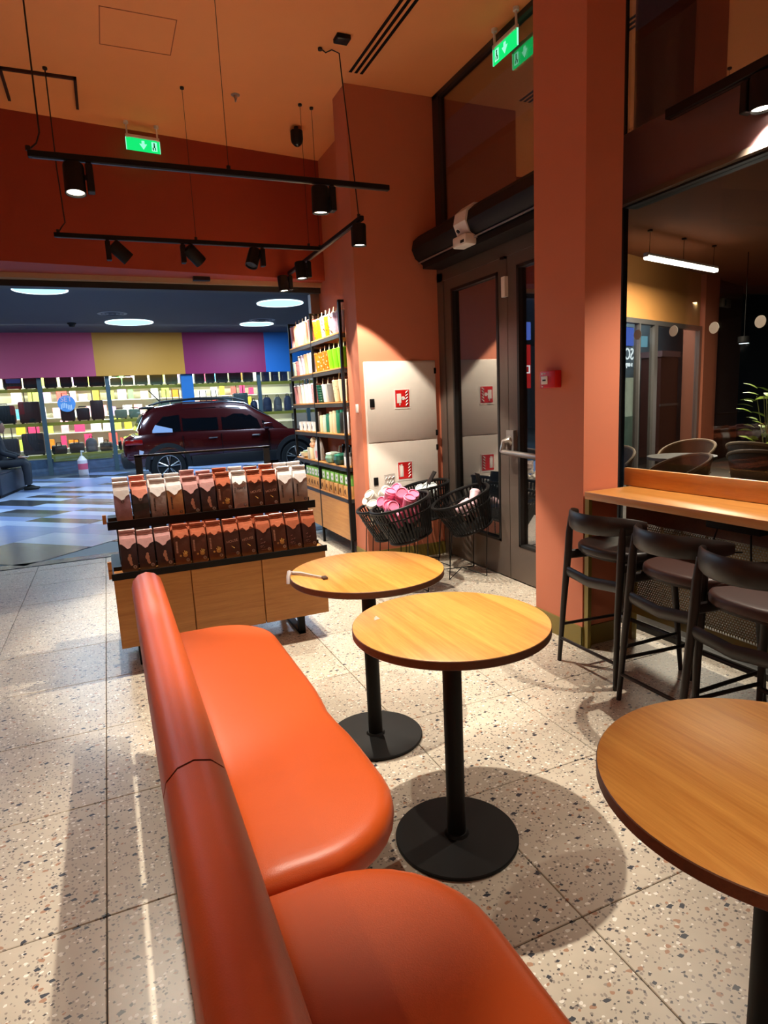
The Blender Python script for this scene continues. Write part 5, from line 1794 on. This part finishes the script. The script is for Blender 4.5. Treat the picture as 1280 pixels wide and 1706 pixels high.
# cabin
CB = [(0.30, 1.00, 1.06, 0.80, 0.78), (0.42, 1.00, 1.36, 0.80, 0.70), (0.62, 0.99, 1.52, 0.81, 0.66), (1.2, 0.99, 1.595, 0.82, 0.65), (2.0, 0.98, 1.60, 0.82, 0.65), (2.45, 0.97, 1.55, 0.82, 0.64), (2.95, 0.96, 1.24, 0.81, 0.68), (3.30, 0.94, 0.97, 0.78, 0.74)]
secs = []
for (x, zb, zr, hb, hr) in CB:
    s = [(x, -hb, zb - 0.03), (x, -hb * 0.99, zb), (x, -(hb * 0.35 + hr * 0.65) - 0.01, zb + (zr - zb) * 0.7), (x, -hr, zr - 0.03), (x, -hr + 0.08, zr)]
    secs.append(s + [(p[0], -p[1], p[2]) for p in s[::-1]])
MB().loft(secs).build('cabin', M_CAR, car, smooth=50)


def side_y(x, z):
    """half width of the cabin side at (x, z)"""
    for i in range(len(CB) - 1):
        a, c = CB[i], CB[i + 1]
        if a[0] <= x <= c[0]:
            t = (x - a[0]) / (c[0] - a[0])
            zb, zr, hb, hr = [a[k] + (c[k] - a[k]) * t for k in (1, 2, 3, 4)]
            f = min(1, max(0, (z - zb) / max(0.05, zr - 0.03 - zb)))
            hm = hb * 0.35 + hr * 0.65 + 0.01
            return hb * 0.99 + (hm - hb * 0.99) * (f / 0.68) if f < 0.68 else hm + (hr - hm) * ((f - 0.68) / 0.32)
    return 0.8


for sgn in (-1, 1):
    for pts in (((0.60, 1.13), (0.78, 1.02), (1.10, 1.02), (1.10, 1.42), (0.86, 1.40)), ((1.14, 1.02), (1.84, 1.01), (1.84, 1.47), (1.14, 1.45)), ((1.92, 1.01), (2.72, 0.99), (2.66, 1.18), (2.30, 1.44), (1.92, 1.47)), ((2.76, 0.99), (3.0, 0.98), (2.76, 1.16))):
        m = MB()
        outp = [(x, sgn * (side_y(x, z) + 0.012), z) for x, z in pts]
        inp = [(x, sgn * (side_y(x, z) - 0.02), z) for x, z in pts]
        n = len(pts)
        m.add(outp + inp, [tuple(range(n)), tuple(range(n, 2 * n))[::-1]] + [(i, (i + 1) % n, n + (i + 1) % n, n + i) for i in range(n)])
        m.build('side_window', M_CGLASS, car, smooth=0)
    MB().tube([(0.62, sgn * 0.60, 1.56), (0.8, sgn * 0.62, 1.615), (1.5, sgn * 0.63, 1.66), (2.2, sgn * 0.62, 1.64), (2.45, sgn * 0.60, 1.57)], 0.018, 8).build('roof_rail', M_CLAD, car)
    MB().tube([(1.2, sgn * 0.655, 1.567), (2.0, sgn * 0.655, 1.572), (2.42, sgn * 0.645, 1.525), (2.93, sgn * 0.685, 1.225)], 0.010, 6).build('roof_trim', M_CHROME, car)
    # cladding along the sill and the wheel arches
    MB().rbox(1.25, 3.0, -0.02 + sgn * 0.885, 0.02 + sgn * 0.885, 0.30, 0.52, 0.015).build('sill_cladding', M_CLAD, car)
    for wx in (0.80, 3.42):
        m = MB()
        n = 14
        for k in range(n + 1):
            a = PI * k / n
        secs = []
        for k in range(n + 1):
            a = -0.12 + (PI + 0.24) * k / n
            secs.append([(wx + r_ * math.cos(a), sgn * yy, 0.36 + r_ * math.sin(a)) for r_, yy in ((0.365, 0.86), (0.365, 0.915), (0.45, 0.905), (0.45, 0.86))])
        m.loft(secs)
        m.build('arch_cladding', M_CLAD, car)
        m = MB().cyl((wx, sgn * 0.70, 0.36), (wx, sgn * 0.872, 0.36), 0.37, n=28)
        m.build('wheel_well', M_CLAD, car)
        m = MB()
        m.xf = Matrix.Translation((wx, sgn * 0.80, 0.34)) @ Matrix.Rotation(PI / 2, 4, 'X')
        m.lathe([(0.22, -0.11), (0.32, -0.105), (0.34, -0.08), (0.34, 0.08), (0.32, 0.105), (0.22, 0.11)], 32)
        wl = m.build('wheel', M_TYRE, car)
        m = MB()
        for k in range(5):
            a = PI / 2 + 2 * PI * k / 5
            for da in (-0.16, 0.16):
                m.tube([(wx + 0.03 * math.cos(a), sgn * 0.922, 0.34 + 0.03 * math.sin(a)), (wx + 0.215 * math.cos(a + da), sgn * 0.918, 0.34 + 0.215 * math.sin(a + da))], 0.013, 6)
        m.tube([(wx + 0.222 * math.cos(a * PI / 14), sgn * 0.915, 0.34 + 0.222 * math.sin(a * PI / 14)) for a in range(28)], 0.010, 6, closed=True)
        m.build('rim', M_CHROME, wl)
    for hx in (1.62, 2.50):
        MB().rbox(hx, hx + 0.17, sgn * 0.885 - 0.02, sgn * 0.885 + 0.02, 0.845, 0.87, 0.008).build('door_handle', M_CHROME, car)
    for dx in (1.12, 1.88, 2.86):
        m = MB().box(dx - 0.004, dx + 0.004, min(sgn * 0.872, sgn * 0.8935), max(sgn * 0.872, sgn * 0.8935), 0.45, 0.93)
        m.build('door_gap', M_BLACK, car)
    m = MB().rbox(2.72, 2.92, sgn * 0.98 - 0.08, sgn * 0.98 + 0.08, 0.97, 1.10, 0.035)
    m.box(2.80, 2.88, min(sgn * 0.78, sgn * 0.95), max(sgn * 0.78, sgn * 0.95), 0.985, 1.01)
    m.build('wing_mirror', M_CAR, car)
    m = MB().rbox(0.03, 0.36, sgn * 0.80 - 0.075, sgn * 0.80 + 0.075, 0.80, 0.90, 0.02)
    m.build('tail_lamp', plain('lamp_red', (150, 14, 14), 0.15, coat=1.0), car)
MB().rbox(-0.05, 0.35, -0.78, 0.78, 0.34, 0.58, 0.05).build('rear_bumper', M_CLAD, car)
m = MB()
m.loft([[(0.28, -0.70, 1.08), (0.28, 0.70, 1.08), (0.26, 0.70, 1.07), (0.26, -0.70, 1.07)], [(0.43, -0.60, 1.38), (0.43, 0.60, 1.38), (0.41, 0.60, 1.38), (0.41, -0.60, 1.38)]])
m.build('rear_window', M_CGLASS, car)
m = MB()
m.loft([[(3.22, -0.70, 1.03), (3.22, 0.70, 1.03), (3.18, 0.70, 1.0), (3.18, -0.70, 1.0)], [(2.62, -0.60, 1.46), (2.62, 0.60, 1.46), (2.58, 0.60, 1.44), (2.58, -0.60, 1.44)]])
m.build('windscreen', M_CGLASS, car)
m = MB().rbox(0.42, 0.66, -0.62, 0.62, 1.49, 1.53, 0.015)
m.build('spoiler', M_CLAD, car)
MB().tube([(0.86, 0, 1.58), (0.62, 0, 1.86)], 0.012, 6).build('aerial', M_BLACK, car)
MB().rbox(4.2, 4.30, -0.6, 0.6, 0.36, 0.56, 0.03).build('front_bumper', M_CLAD, car)
m = MB()
m.add([(0.28, -0.893, 0.70), (0.36, -0.896, 0.67), (0.33, -0.894, 0.60), (0.27, -0.893, 0.62), (0.28, -0.875, 0.70), (0.36, -0.878, 0.67), (0.33, -0.876, 0.60), (0.27, -0.875, 0.62)],
      [(0, 1, 2, 3), (7, 6, 5, 4), (0, 4, 5, 1), (1, 5, 6, 2), (2, 6, 7, 3), (3, 7, 4, 0)])
m.build('sticker', plain('sticker_white', (200, 206, 230), 0.5), car)
m = MB()
m.add([(0.55, -0.905, 1.02), (0.93, -0.915, 1.01), (0.93, -0.905, 1.08), (0.62, -0.880, 1.17), (0.56, -0.89, 1.07), (0.55, -0.885, 1.02), (0.93, -0.895, 1.01), (0.93, -0.885, 1.08), (0.62, -0.860, 1.17), (0.56, -0.87, 1.07)],
      [(0, 1, 2, 3, 4), (9, 8, 7, 6, 5)] + [(i, (i + 1) % 5, 5 + (i + 1) % 5, 5 + i) for i in range(5)])
m.build('pale_blue_patch', plain('patch_blue', (176, 198, 236), 0.5), car)  # pale blue patch beside the rear quarter window

# ------------------------------------------------------------------ mall bench and the seated person
mb = thing('mall_bench', 'dark slate block bench in the mall at the left edge', 'bench', (-2.35, 14.1, 0), math.radians(-8))
MB().rbox(-0.55, 0.60, -0.85, 0.95, 0.06, 0.43, 0.01).build('block', plain('bench_slate', (46, 52, 64), 0.5), mb)
MB().rbox(-0.56, 0.61, -0.86, 0.96, 0.43, 0.46, 0.008).build('slab', plain('bench_top', (40, 42, 50), 0.4), mb)
MB().box(-0.50, 0.55, -0.80, 0.90, 0, 0.06).build('kick', M_BLACK, mb)


def skin_body(name, joints, edges, m, parent, sub=2):
    me = bpy.data.meshes.new(name)
    me.from_pydata([j[0] for j in joints], edges, [])
    o = bpy.data.objects.new(name, me)
    COL.objects.link(o)
    sk = o.modifiers.new('skin', 'SKIN')
    sk.use_smooth_shade = True
    for i, j in enumerate(joints):
        sv = me.skin_vertices[0].data[i]
        r = j[1]
        sv.radius = (r, r) if not isinstance(r, tuple) else r
        sv.use_root = (i == 0)
    ss = o.modifiers.new('sub', 'SUBSURF')
    ss.levels = sub
    ss.render_levels = sub
    dg = bpy.context.evaluated_depsgraph_get()
    dg.update()
    nm = bpy.data.meshes.new_from_object(o.evaluated_get(dg))
    bpy.data.objects.remove(o)
    nm.materials.clear()
    nm.materials.append(m)
    for p in nm.polygons:
        p.use_smooth = True
    return put(name, nm, parent)


M_SKIN = plain('skin', (150, 104, 84), 0.5, var=0.05)
M_COAT = plain('navy_coat', (22, 24, 34), 0.75, var=0.12, bump=0.2, bscale=30)
M_TROUS = plain('dark_trousers', (40, 42, 50), 0.75, var=0.1)
pr = thing('person', 'person in a dark coat sitting hunched on the slate bench at the left edge', 'person', (-2.02, 14.25, 0.025))
# local: +X is where the person faces
J = [((0.0, 0, 0.55), (0.16, 0.14)), ((0.02, 0, 0.72), (0.16, 0.135)), ((0.02, 0, 0.90), (0.18, 0.14)), ((0.03, 0, 1.03), (0.15, 0.11)), ((0.05, 0, 1.10), 0.062), ((0.075, 0, 1.16), 0.055),
     ((0.04, 0.19, 1.0), 0.075), ((0.10, 0.235, 0.76), 0.058), ((0.36, 0.16, 0.66), 0.045), ((0.04, -0.19, 1.0), 0.075), ((0.10, -0.235, 0.76), 0.058), ((0.36, -0.14, 0.66), 0.045),
     ((0.10, 0.10, 0.535), 0.095), ((0.44, 0.11, 0.55), 0.072), ((0.47, 0.11, 0.30), 0.056), ((0.46, 0.11, 0.09), 0.042), ((0.10, -0.10, 0.535), 0.095), ((0.44, -0.11, 0.55), 0.072), ((0.47, -0.11, 0.30), 0.056), ((0.46, -0.11, 0.09), 0.042)]
E_ = [(0, 1), (1, 2), (2, 3), (3, 4), (4, 5), (3, 6), (6, 7), (7, 8), (3, 9), (9, 10), (10, 11), (0, 12), (12, 13), (13, 14), (14, 15), (0, 16), (16, 17), (17, 18), (18, 19)]
skin_body('body', J, E_, M_COAT, pr)
# head with face, hair
hd = MB()
hc_ = Vector((0.10, 0, 1.25))
secs = []
for (z, rx, ry, ox) in ((-0.115, 0.035, 0.03, 0.03), (-0.09, 0.062, 0.052, 0.018), (-0.04, 0.083, 0.068, 0.006), (0.02, 0.092, 0.074, 0.0), (0.07, 0.088, 0.07, -0.006), (0.105, 0.06, 0.05, -0.01), (0.12, 0.02, 0.018, -0.01)):
    secs.append([(hc_.x + ox + rx * math.cos(a * PI / 10), hc_.y + ry * math.sin(a * PI / 10), hc_.z + z) for a in range(20)])
hd.loft(secs)
for k in (0,):
    hd.loft([[(hc_.x + 0.08, -0.014, hc_.z - 0.045), (hc_.x + 0.08, 0.014, hc_.z - 0.045), (hc_.x + 0.085, 0.008, hc_.z + 0.015), (hc_.x + 0.085, -0.008, hc_.z + 0.015)], [(hc_.x + 0.112, -0.009, hc_.z - 0.04), (hc_.x + 0.112, 0.009, hc_.z - 0.04), (hc_.x + 0.092, 0.005, hc_.z + 0.012), (hc_.x + 0.092, -0.005, hc_.z + 0.012)]])
for s in (-1, 1):
    hd.tube([(hc_.x - 0.008, s * 0.070, hc_.z - 0.01), (hc_.x - 0.012, s * 0.088, hc_.z - 0.005)], [(0.026, 0.014)] * 2, 10, up=(0, 0, 1))
head = hd.build('head', M_SKIN, pr, smooth=70)
m = MB()
for s in (-1, 1):
    m.lathe([(0, -0.008), (0.010, 0), (0, 0.008)], 8, (hc_.x + 0.083, s * 0.030, hc_.z + 0.005))
m.box(hc_.x + 0.082, hc_.x + 0.089, -0.022, 0.022, hc_.z - 0.067, hc_.z - 0.061)
m.build('face', plain('face_dark', (70, 36, 32), 0.5), head)
m = MB()
secs = []
for (z, rx, ry, ox) in ((-0.05, 0.06, 0.076, -0.045), (0.0, 0.075, 0.084, -0.032), (0.05, 0.09, 0.084, -0.018), (0.09, 0.088, 0.076, -0.012), (0.125, 0.055, 0.05, -0.014), (0.137, 0.02, 0.018, -0.014)):
    secs.append([(hc_.x + ox + rx * math.cos(a * PI / 10), ry * math.sin(a * PI / 10), hc_.z + z) for a in range(20)])
m.loft(secs)
m.build('hair', plain('dark_hair', (16, 14, 16), 0.6, bump=0.3, bscale=60), head, smooth=70)
for s in (-1, 1):
    h0 = Vector((0.37, s * 0.15 if s > 0 else -0.13, 0.655))
    m = MB()
    m.tube([h0, h0 + Vector((0.04, 0, -0.005)), h0 + Vector((0.085, -s * 0.01, -0.012))], [(0.026, 0.022), (0.038, 0.017), (0.036, 0.014)], 10, up=(0, 1, 0))
    for k, ln in enumerate((0.058, 0.072, 0.066, 0.05)):
        o = h0 + Vector((0.082, (k - 1.5) * 0.018, -0.012))
        m.tube([o, o + Vector((ln * 0.5, 0, -0.006)), o + Vector((ln * 0.8, 0, -0.03))], [0.009, 0.0085, 0.007], 7)
    o = h0 + Vector((0.035, -s * 0.034, 0.0))
    m.tube([o, o + Vector((0.03, -s * 0.014, -0.006)), o + Vector((0.055, -s * 0.012, -0.018))], [0.011, 0.009, 0.007], 7)
    m.build('hand', M_SKIN, pr, smooth=70)
    sx = 0.46
    m = MB()
    secs = []
    for (x, w, z) in ((-0.07, 0.032, 0.05), (-0.03, 0.042, 0.075), (0.05, 0.046, 0.075), (0.12, 0.046, 0.045), (0.19, 0.030, 0.03)):
        secs.append([(sx + x, s * 0.11 - w, 0.0), (sx + x, s * 0.11 - w, z * 0.6), (sx + x, s * 0.11 - w * 0.6, z), (sx + x, s * 0.11 + w * 0.6, z), (sx + x, s * 0.11 + w, z * 0.6), (sx + x, s * 0.11 + w, 0.0)])
    m.loft(secs)
    m.build('shoe', M_BLACKM, pr)
    for k in range(1):
        legp = [(0.05, s * 0.10, 0.545), (0.44, s * 0.11, 0.555), (0.475, s * 0.11, 0.50), (0.478, s * 0.11, 0.30), (0.468, s * 0.11, 0.10)]
        MB().tube(legp, [0.105, 0.083, 0.078, 0.066, 0.058], 12).build('trouser_leg', M_TROUS, pr, smooth=60)
t = thing('phone', 'small pale phone held in the hands of the seated person', 'phone', (-2.02 + 0.47, 14.25, 0.672))
MB().rbox(-0.075, 0.075, -0.036, 0.036, 0, 0.009, 0.003).build('case', M_WHITEP, t)
MB().box(-0.068, 0.068, -0.032, 0.032, 0.009, 0.0095).build('screen', emit('phone_screen', (220, 240, 255), 1.2), t)

# ------------------------------------------------------------------ terrace behind the bar window
struct('floor_terrace', MB().box(2.84, 14, -6, 10, -0.1, -0.004), plain('terrace_floor', (92, 84, 76), 0.7, var=0.15, scale=8))
struct('wall_terrace', MB().box(13.8, 14, -6, 10, 0, 4), plain('terrace_wall', (28, 30, 32), 0.8))
struct('wall_terrace_back', MB().box(6.05, 14, 9.8, 10, 0, 4), plain('terrace_wall', (28, 30, 32), 0.8))
struct('ceiling_terrace', MB().box(2.95, 13.9, -6, 9.9, 3.32, 3.38), plain('brown_ceiling', (132, 84, 56), 0.85, var=0.05, scale=2))
AX = Matrix.Translation((6.9, 7.17, 0)) @ Matrix.Rotation(math.radians(20.55), 4, 'Z')


def turned(*boxes):
    m = MB()
    m.xf = AX
    for q in boxes:
        m.box(*q)
    return m


struct('wall_terrace_side', turned((-0.8, 2.98, 0, 0.12, 2.45, 3.32)), M_AMBER)
struct('wall_terrace_pillar', turned((3.06, 3.72, -0.06, 0.3, 0, 3.32)), M_ORANGE)
struct('wall_terrace_brown', turned((3.72, 5.25, 0.02, 0.2, 0, 3.32)), plain('brown_wall', (92, 58, 38), 0.8))
M_TFR = plain('terrace_frame', (112, 110, 110), 0.4, metal=0.3)
tw = turned((-0.8, 3.06, -0.02, 0.08, 2.38, 2.45), (-0.8, 3.06, -0.02, 0.08, 0.0, 0.1))
two = struct('window_3', tw, M_TFR)
for q in ((-0.72, -0.62), (1.10, 1.22), (2.96, 3.06), (0.56, 0.60)):
    turned((q[0], q[1], -0.02, 0.06, 0.1, 2.38)).build('mullion', M_TFR, two)
turned((-0.8, 2.96, 0.02, 0.026, 0.1, 2.38)).build('pane', M_CLEAR, two)
t = thing('lit_lettering', 'white lit lettering seen from behind through the terrace window', 'lettering', (0, 0, 0))
t.matrix_world = AX
put('lettering', text_mesh('SO', 0.24, emit('sign_white', (240, 250, 255), 2.0), 0.004), t, (0.37, 0.05, 1.93), (PI / 2, 0, PI))
put('lettering', text_mesh('s-any', 0.11, emit('sign_white', (240, 250, 255), 2.0), 0.004), t, (0.38, 0.05, 1.79), (PI / 2, 0, PI))
m = MB().box(0.05, 0.55, 0.045, 0.055, 1.72, 1.725)
m.build('rail', M_BLACK, t)
t = thing('blue_screen', 'glowing blue screen above the mirrored lettering, beyond the bar window', 'screen', (0, 0, 0))
t.matrix_world = AX
MB().box(0.18, 0.52, 0.05, 0.08, 2.06, 2.32).build('panel', emit('screen_blue', (110, 140, 240), 1.0), t)
MB().box(0.17, 0.53, 0.08, 0.10, 2.05, 2.33).build('casing', M_BLACK, t)
t = thing('pale_screen', 'small pale cyan screens beside the terrace window mullion', 'screen', (0, 0, 0))
t.matrix_world = AX
MB().box(0.90, 1.07, 0.08, 0.11, 2.06, 2.22).build('panel', emit('screen_cyan', (150, 215, 240), 0.9), t)
MB().box(1.25, 1.42, 0.08, 0.11, 2.06, 2.22).build('panel', emit('screen_cyan', (150, 215, 240), 0.9), t)
t = thing('drinks_cabinet', 'dark reddish glass-front cabinet behind the terrace window', 'cabinet', (0, 0, 0))
t.matrix_world = AX
MB().box(2.25, 3.00, 0.35, 0.70, 0.2, 1.95).build('carcass', plain('cabinet_wine', (70, 34, 28), 0.5, var=0.3, scale=4), t)
MB().box(2.22, 3.02, 0.33, 0.35, 1.10, 1.14).build('rail', M_TFR, t)
MB().box(2.22, 3.02, 0.32, 0.71, 1.95, 2.05).build('top', M_HEADER, t)
struct('wall_terrace_room', turned((-0.8, 5.0, 0.9, 1.0, 0, 3.3)), plain('room_grey', (96, 108, 116), 0.8, var=0.35, scale=1.5))
t = thing('display_counter', 'pale lit display counter at the left behind the terrace window', 'counter', (0, 0, 0))
t.matrix_world = AX
MB().box(0.55, 1.15, 0.22, 0.55, 0, 1.0).build('base', plain('counter_teal', (96, 120, 112), 0.5, var=0.5, scale=6), t)
MB().box(0.58, 1.12, 0.25, 0.52, 1.0, 1.60).build('display_case', plain('case_pale', (190, 206, 198), 0.4, var=0.4, scale=8), t)
light('room_light', 'AREA', (1.6, 0.3, 2.9), 60, (0.75, 0.9, 1.0), t, (0.1, 0.6, -1.0), shape='RECTANGLE', size=2.5, size_y=0.3)
t = thing('thermostat', 'small pale box on the brown wall beyond the bar window', 'wall box', (0, 0, 0))
t.matrix_world = AX
MB().rbox(3.95, 4.35, -0.06, 0.02, 2.84, 2.99, 0.01).build('housing', plain('box_grey', (150, 140, 128), 0.5), t)
MB().box(4.02, 4.07, -0.064, -0.055, 2.86, 2.97).build('display', M_BLACK, t)
linear_lamp('white linear pendant lamp on three wires beyond the bar window', (7.14, 6.34, 3.0), 0.93, math.radians(14.6), 3.32, 130)

M_RATTAN = plain('rattan', (176, 150, 116), 0.6, var=0.25, scale=70, bump=0.4, bscale=160)


def rattan_chair(label, x, y, rz):
    t = thing('rattan_chair', label, 'chair', (x, y, 0), rz, 'rattan chairs on the terrace')
    m = MB()
    n = 18
    rim, mid = [], []
    for k in range(n + 1):
        a = -1.9 + 3.8 * k / n
        hgt = 0.80 - 0.16 * (abs(a) / 1.9) ** 2
        rim.append((-0.30 * math.cos(a) * 1.0, 0.30 * math.sin(a), hgt))
        mid.append((-0.25 * math.cos(a), 0.255 * math.sin(a), 0.46))
    m.loft([[mid[k], rim[k], (rim[k][0] * 0.96, rim[k][1] * 0.96, rim[k][2]), (mid[k][0] * 0.95, mid[k][1] * 0.95, mid[k][2])] for k in range(n + 1)])
    m.build('woven_back', plain('rattan_weave', (120, 104, 84), 0.7, var=0.35, scale=90, bump=0.5, bscale=150), t)
    MB().tube(rim, 0.017, 8).build('rim', M_RATTAN, t)
    m = MB().lathe([(0.0, 0.42), (0.25, 0.425), (0.27, 0.45), (0.25, 0.475), (0, 0.48)], 24)
    m.build('seat', M_RATTAN, t)
    for sx in (-1, 1):
        for sy in (-1, 1):
            MB().tube([(0.17 * sx, 0.17 * sy, 0.44), (0.22 * sx, 0.22 * sy, 0.0)], [0.016, 0.012], 8).build('leg', M_RATTAN, t)
    return t


rattan_chair('rattan chair nearest the column behind the bar window', 4.95, 5.35, math.radians(200))
rattan_chair('rattan chair in the middle of the row behind the bar window', 4.70, 4.20, math.radians(160))
rattan_chair('far rattan chair behind the middle one, beyond the bar window', 6.05, 5.25, math.radians(190))
rattan_chair('rattan chair at the right beyond the bar window', 5.75, 4.1, math.radians(20))
rattan_chair('rattan chair behind the cloth-covered table', 6.5, 4.70, math.radians(10))


def terrace_table(label, x, y, cloth, r=0.42, h=0.74):
    t = thing('terrace_table', label, 'table', (x, y, 0))
    m = MB().lathe([(r, h - 0.03), (r, h), (0, h)], 32)
    m.build('tabletop', plain('terrace_top', (110, 112, 108), 0.4), t)
    MB().cyl((0, 0, 0), (0, 0, h - 0.03), 0.035, n=14).build('post', M_BLACK, t)
    MB().lathe([(0.24, 0), (0.24, 0.015), (0.04, 0.03)], 28).build('base', M_BLACK, t)
    if cloth:
        c = MB()
        n = 48
        secs = []
        for (k, z, w) in ((0.0, h + 0.004, 0), (1.0, h + 0.004, 0), (1.02, h - 0.02, 0.2), (1.05, h - 0.16, 1.0)):
            secs.append([((r * k + 0.03 * w * math.sin(9 * 2 * PI * a / n) * k) * math.cos(2 * PI * a / n), (r * k + 0.03 * w * math.sin(9 * 2 * PI * a / n) * k) * math.sin(2 * PI * a / n), z) for a in range(n)])
        c.loft(secs, caps=False)
        o = c.build('tablecloth', plain('cloth_wine', (96, 44, 52), 0.8, var=0.3, scale=14) if cloth == 2 else plain('cloth_white', (196, 186, 180), 0.8, var=0.25, scale=16), None, loc=(x, y, 0.0))
        tag(o, ('white' if cloth == 1 else 'wine-red') + ' cloth draped over a terrace table beyond the bar window', 'tablecloth')
    return t


terrace_table('bare round terrace table beyond the bar window', 5.38, 4.72, 0, 0.33, 0.72)
pl = thing('potted_plant', 'leafy potted plant at the right edge beyond the bar window', 'plant', (8.35, 5.85, 0))
MB().lathe([(0.15, 0), (0.2, 0.35), (0.19, 0.37), (0.17, 0.35), (0, 0.34)], 20, cap1=False).build('pot', M_BLACKM, pl)
m = MB()
for k in range(6):
    a = k * 1.05
    m.tube([(0.05 * math.cos(a), 0.05 * math.sin(a), 0.33), (0.12 * math.cos(a), 0.12 * math.sin(a), 0.8), (0.2 * math.cos(a), 0.2 * math.sin(a), 1.25)], [0.012, 0.009, 0.005], 6)
m.build('stem', plain('plant_stem', (90, 90, 40), 0.7), pl)
lm = MB().loft([[(-0.004, 0, 0), (0.004, 0, 0)], [(-0.035, 0.06, 0.012), (0.035, 0.06, 0.012)], [(-0.03, 0.12, 0.012), (0.03, 0.12, 0.012)], [(-0.003, 0.2, -0.01), (0.003, 0.2, -0.01)]], closed=False, caps=False).build('leaf', plain('leaf_green', (126, 150, 44), 0.5, var=0.3, scale=9), mesh_only=True)
rnd = random.Random(4)
for k in range(70):
    a = rnd.uniform(0, 2 * PI)
    r = rnd.uniform(0.05, 0.28)
    put('leaf', lm, pl, (r * math.cos(a), r * math.sin(a), rnd.uniform(0.5, 1.35)), (rnd.uniform(-0.6, 0.6), rnd.uniform(-0.6, 0.6), a - PI / 2 + rnd.uniform(-0.5, 0.5)))
tl = thing('terrace_lamp', 'small white ceiling spot over the dark terrace', 'ceiling lamp', (8.9, 6.75, 2.02))
MB().lathe([(0.07, 0.0), (0.085, 0.02), (0.085, 0.10)], 18).build('can', M_BLACKM, tl)
MB().lathe([(0.066, -0.003), (0.066, 0.004)], 18).build('lens', emit('terrace_lens', (226, 240, 255), 5.0), tl)
MB().cyl((0, 0, 0.10), (0, 0, 1.30), 0.006, n=6).build('cord', M_BLACK, tl)
light('glow', 'SPOT', (0, 0, -0.05), 120, (1.0, 0.92, 0.8), tl, (-0.8, -0.35, -1), spot_size=2.4, spot_blend=0.6, shadow_soft_size=0.07)
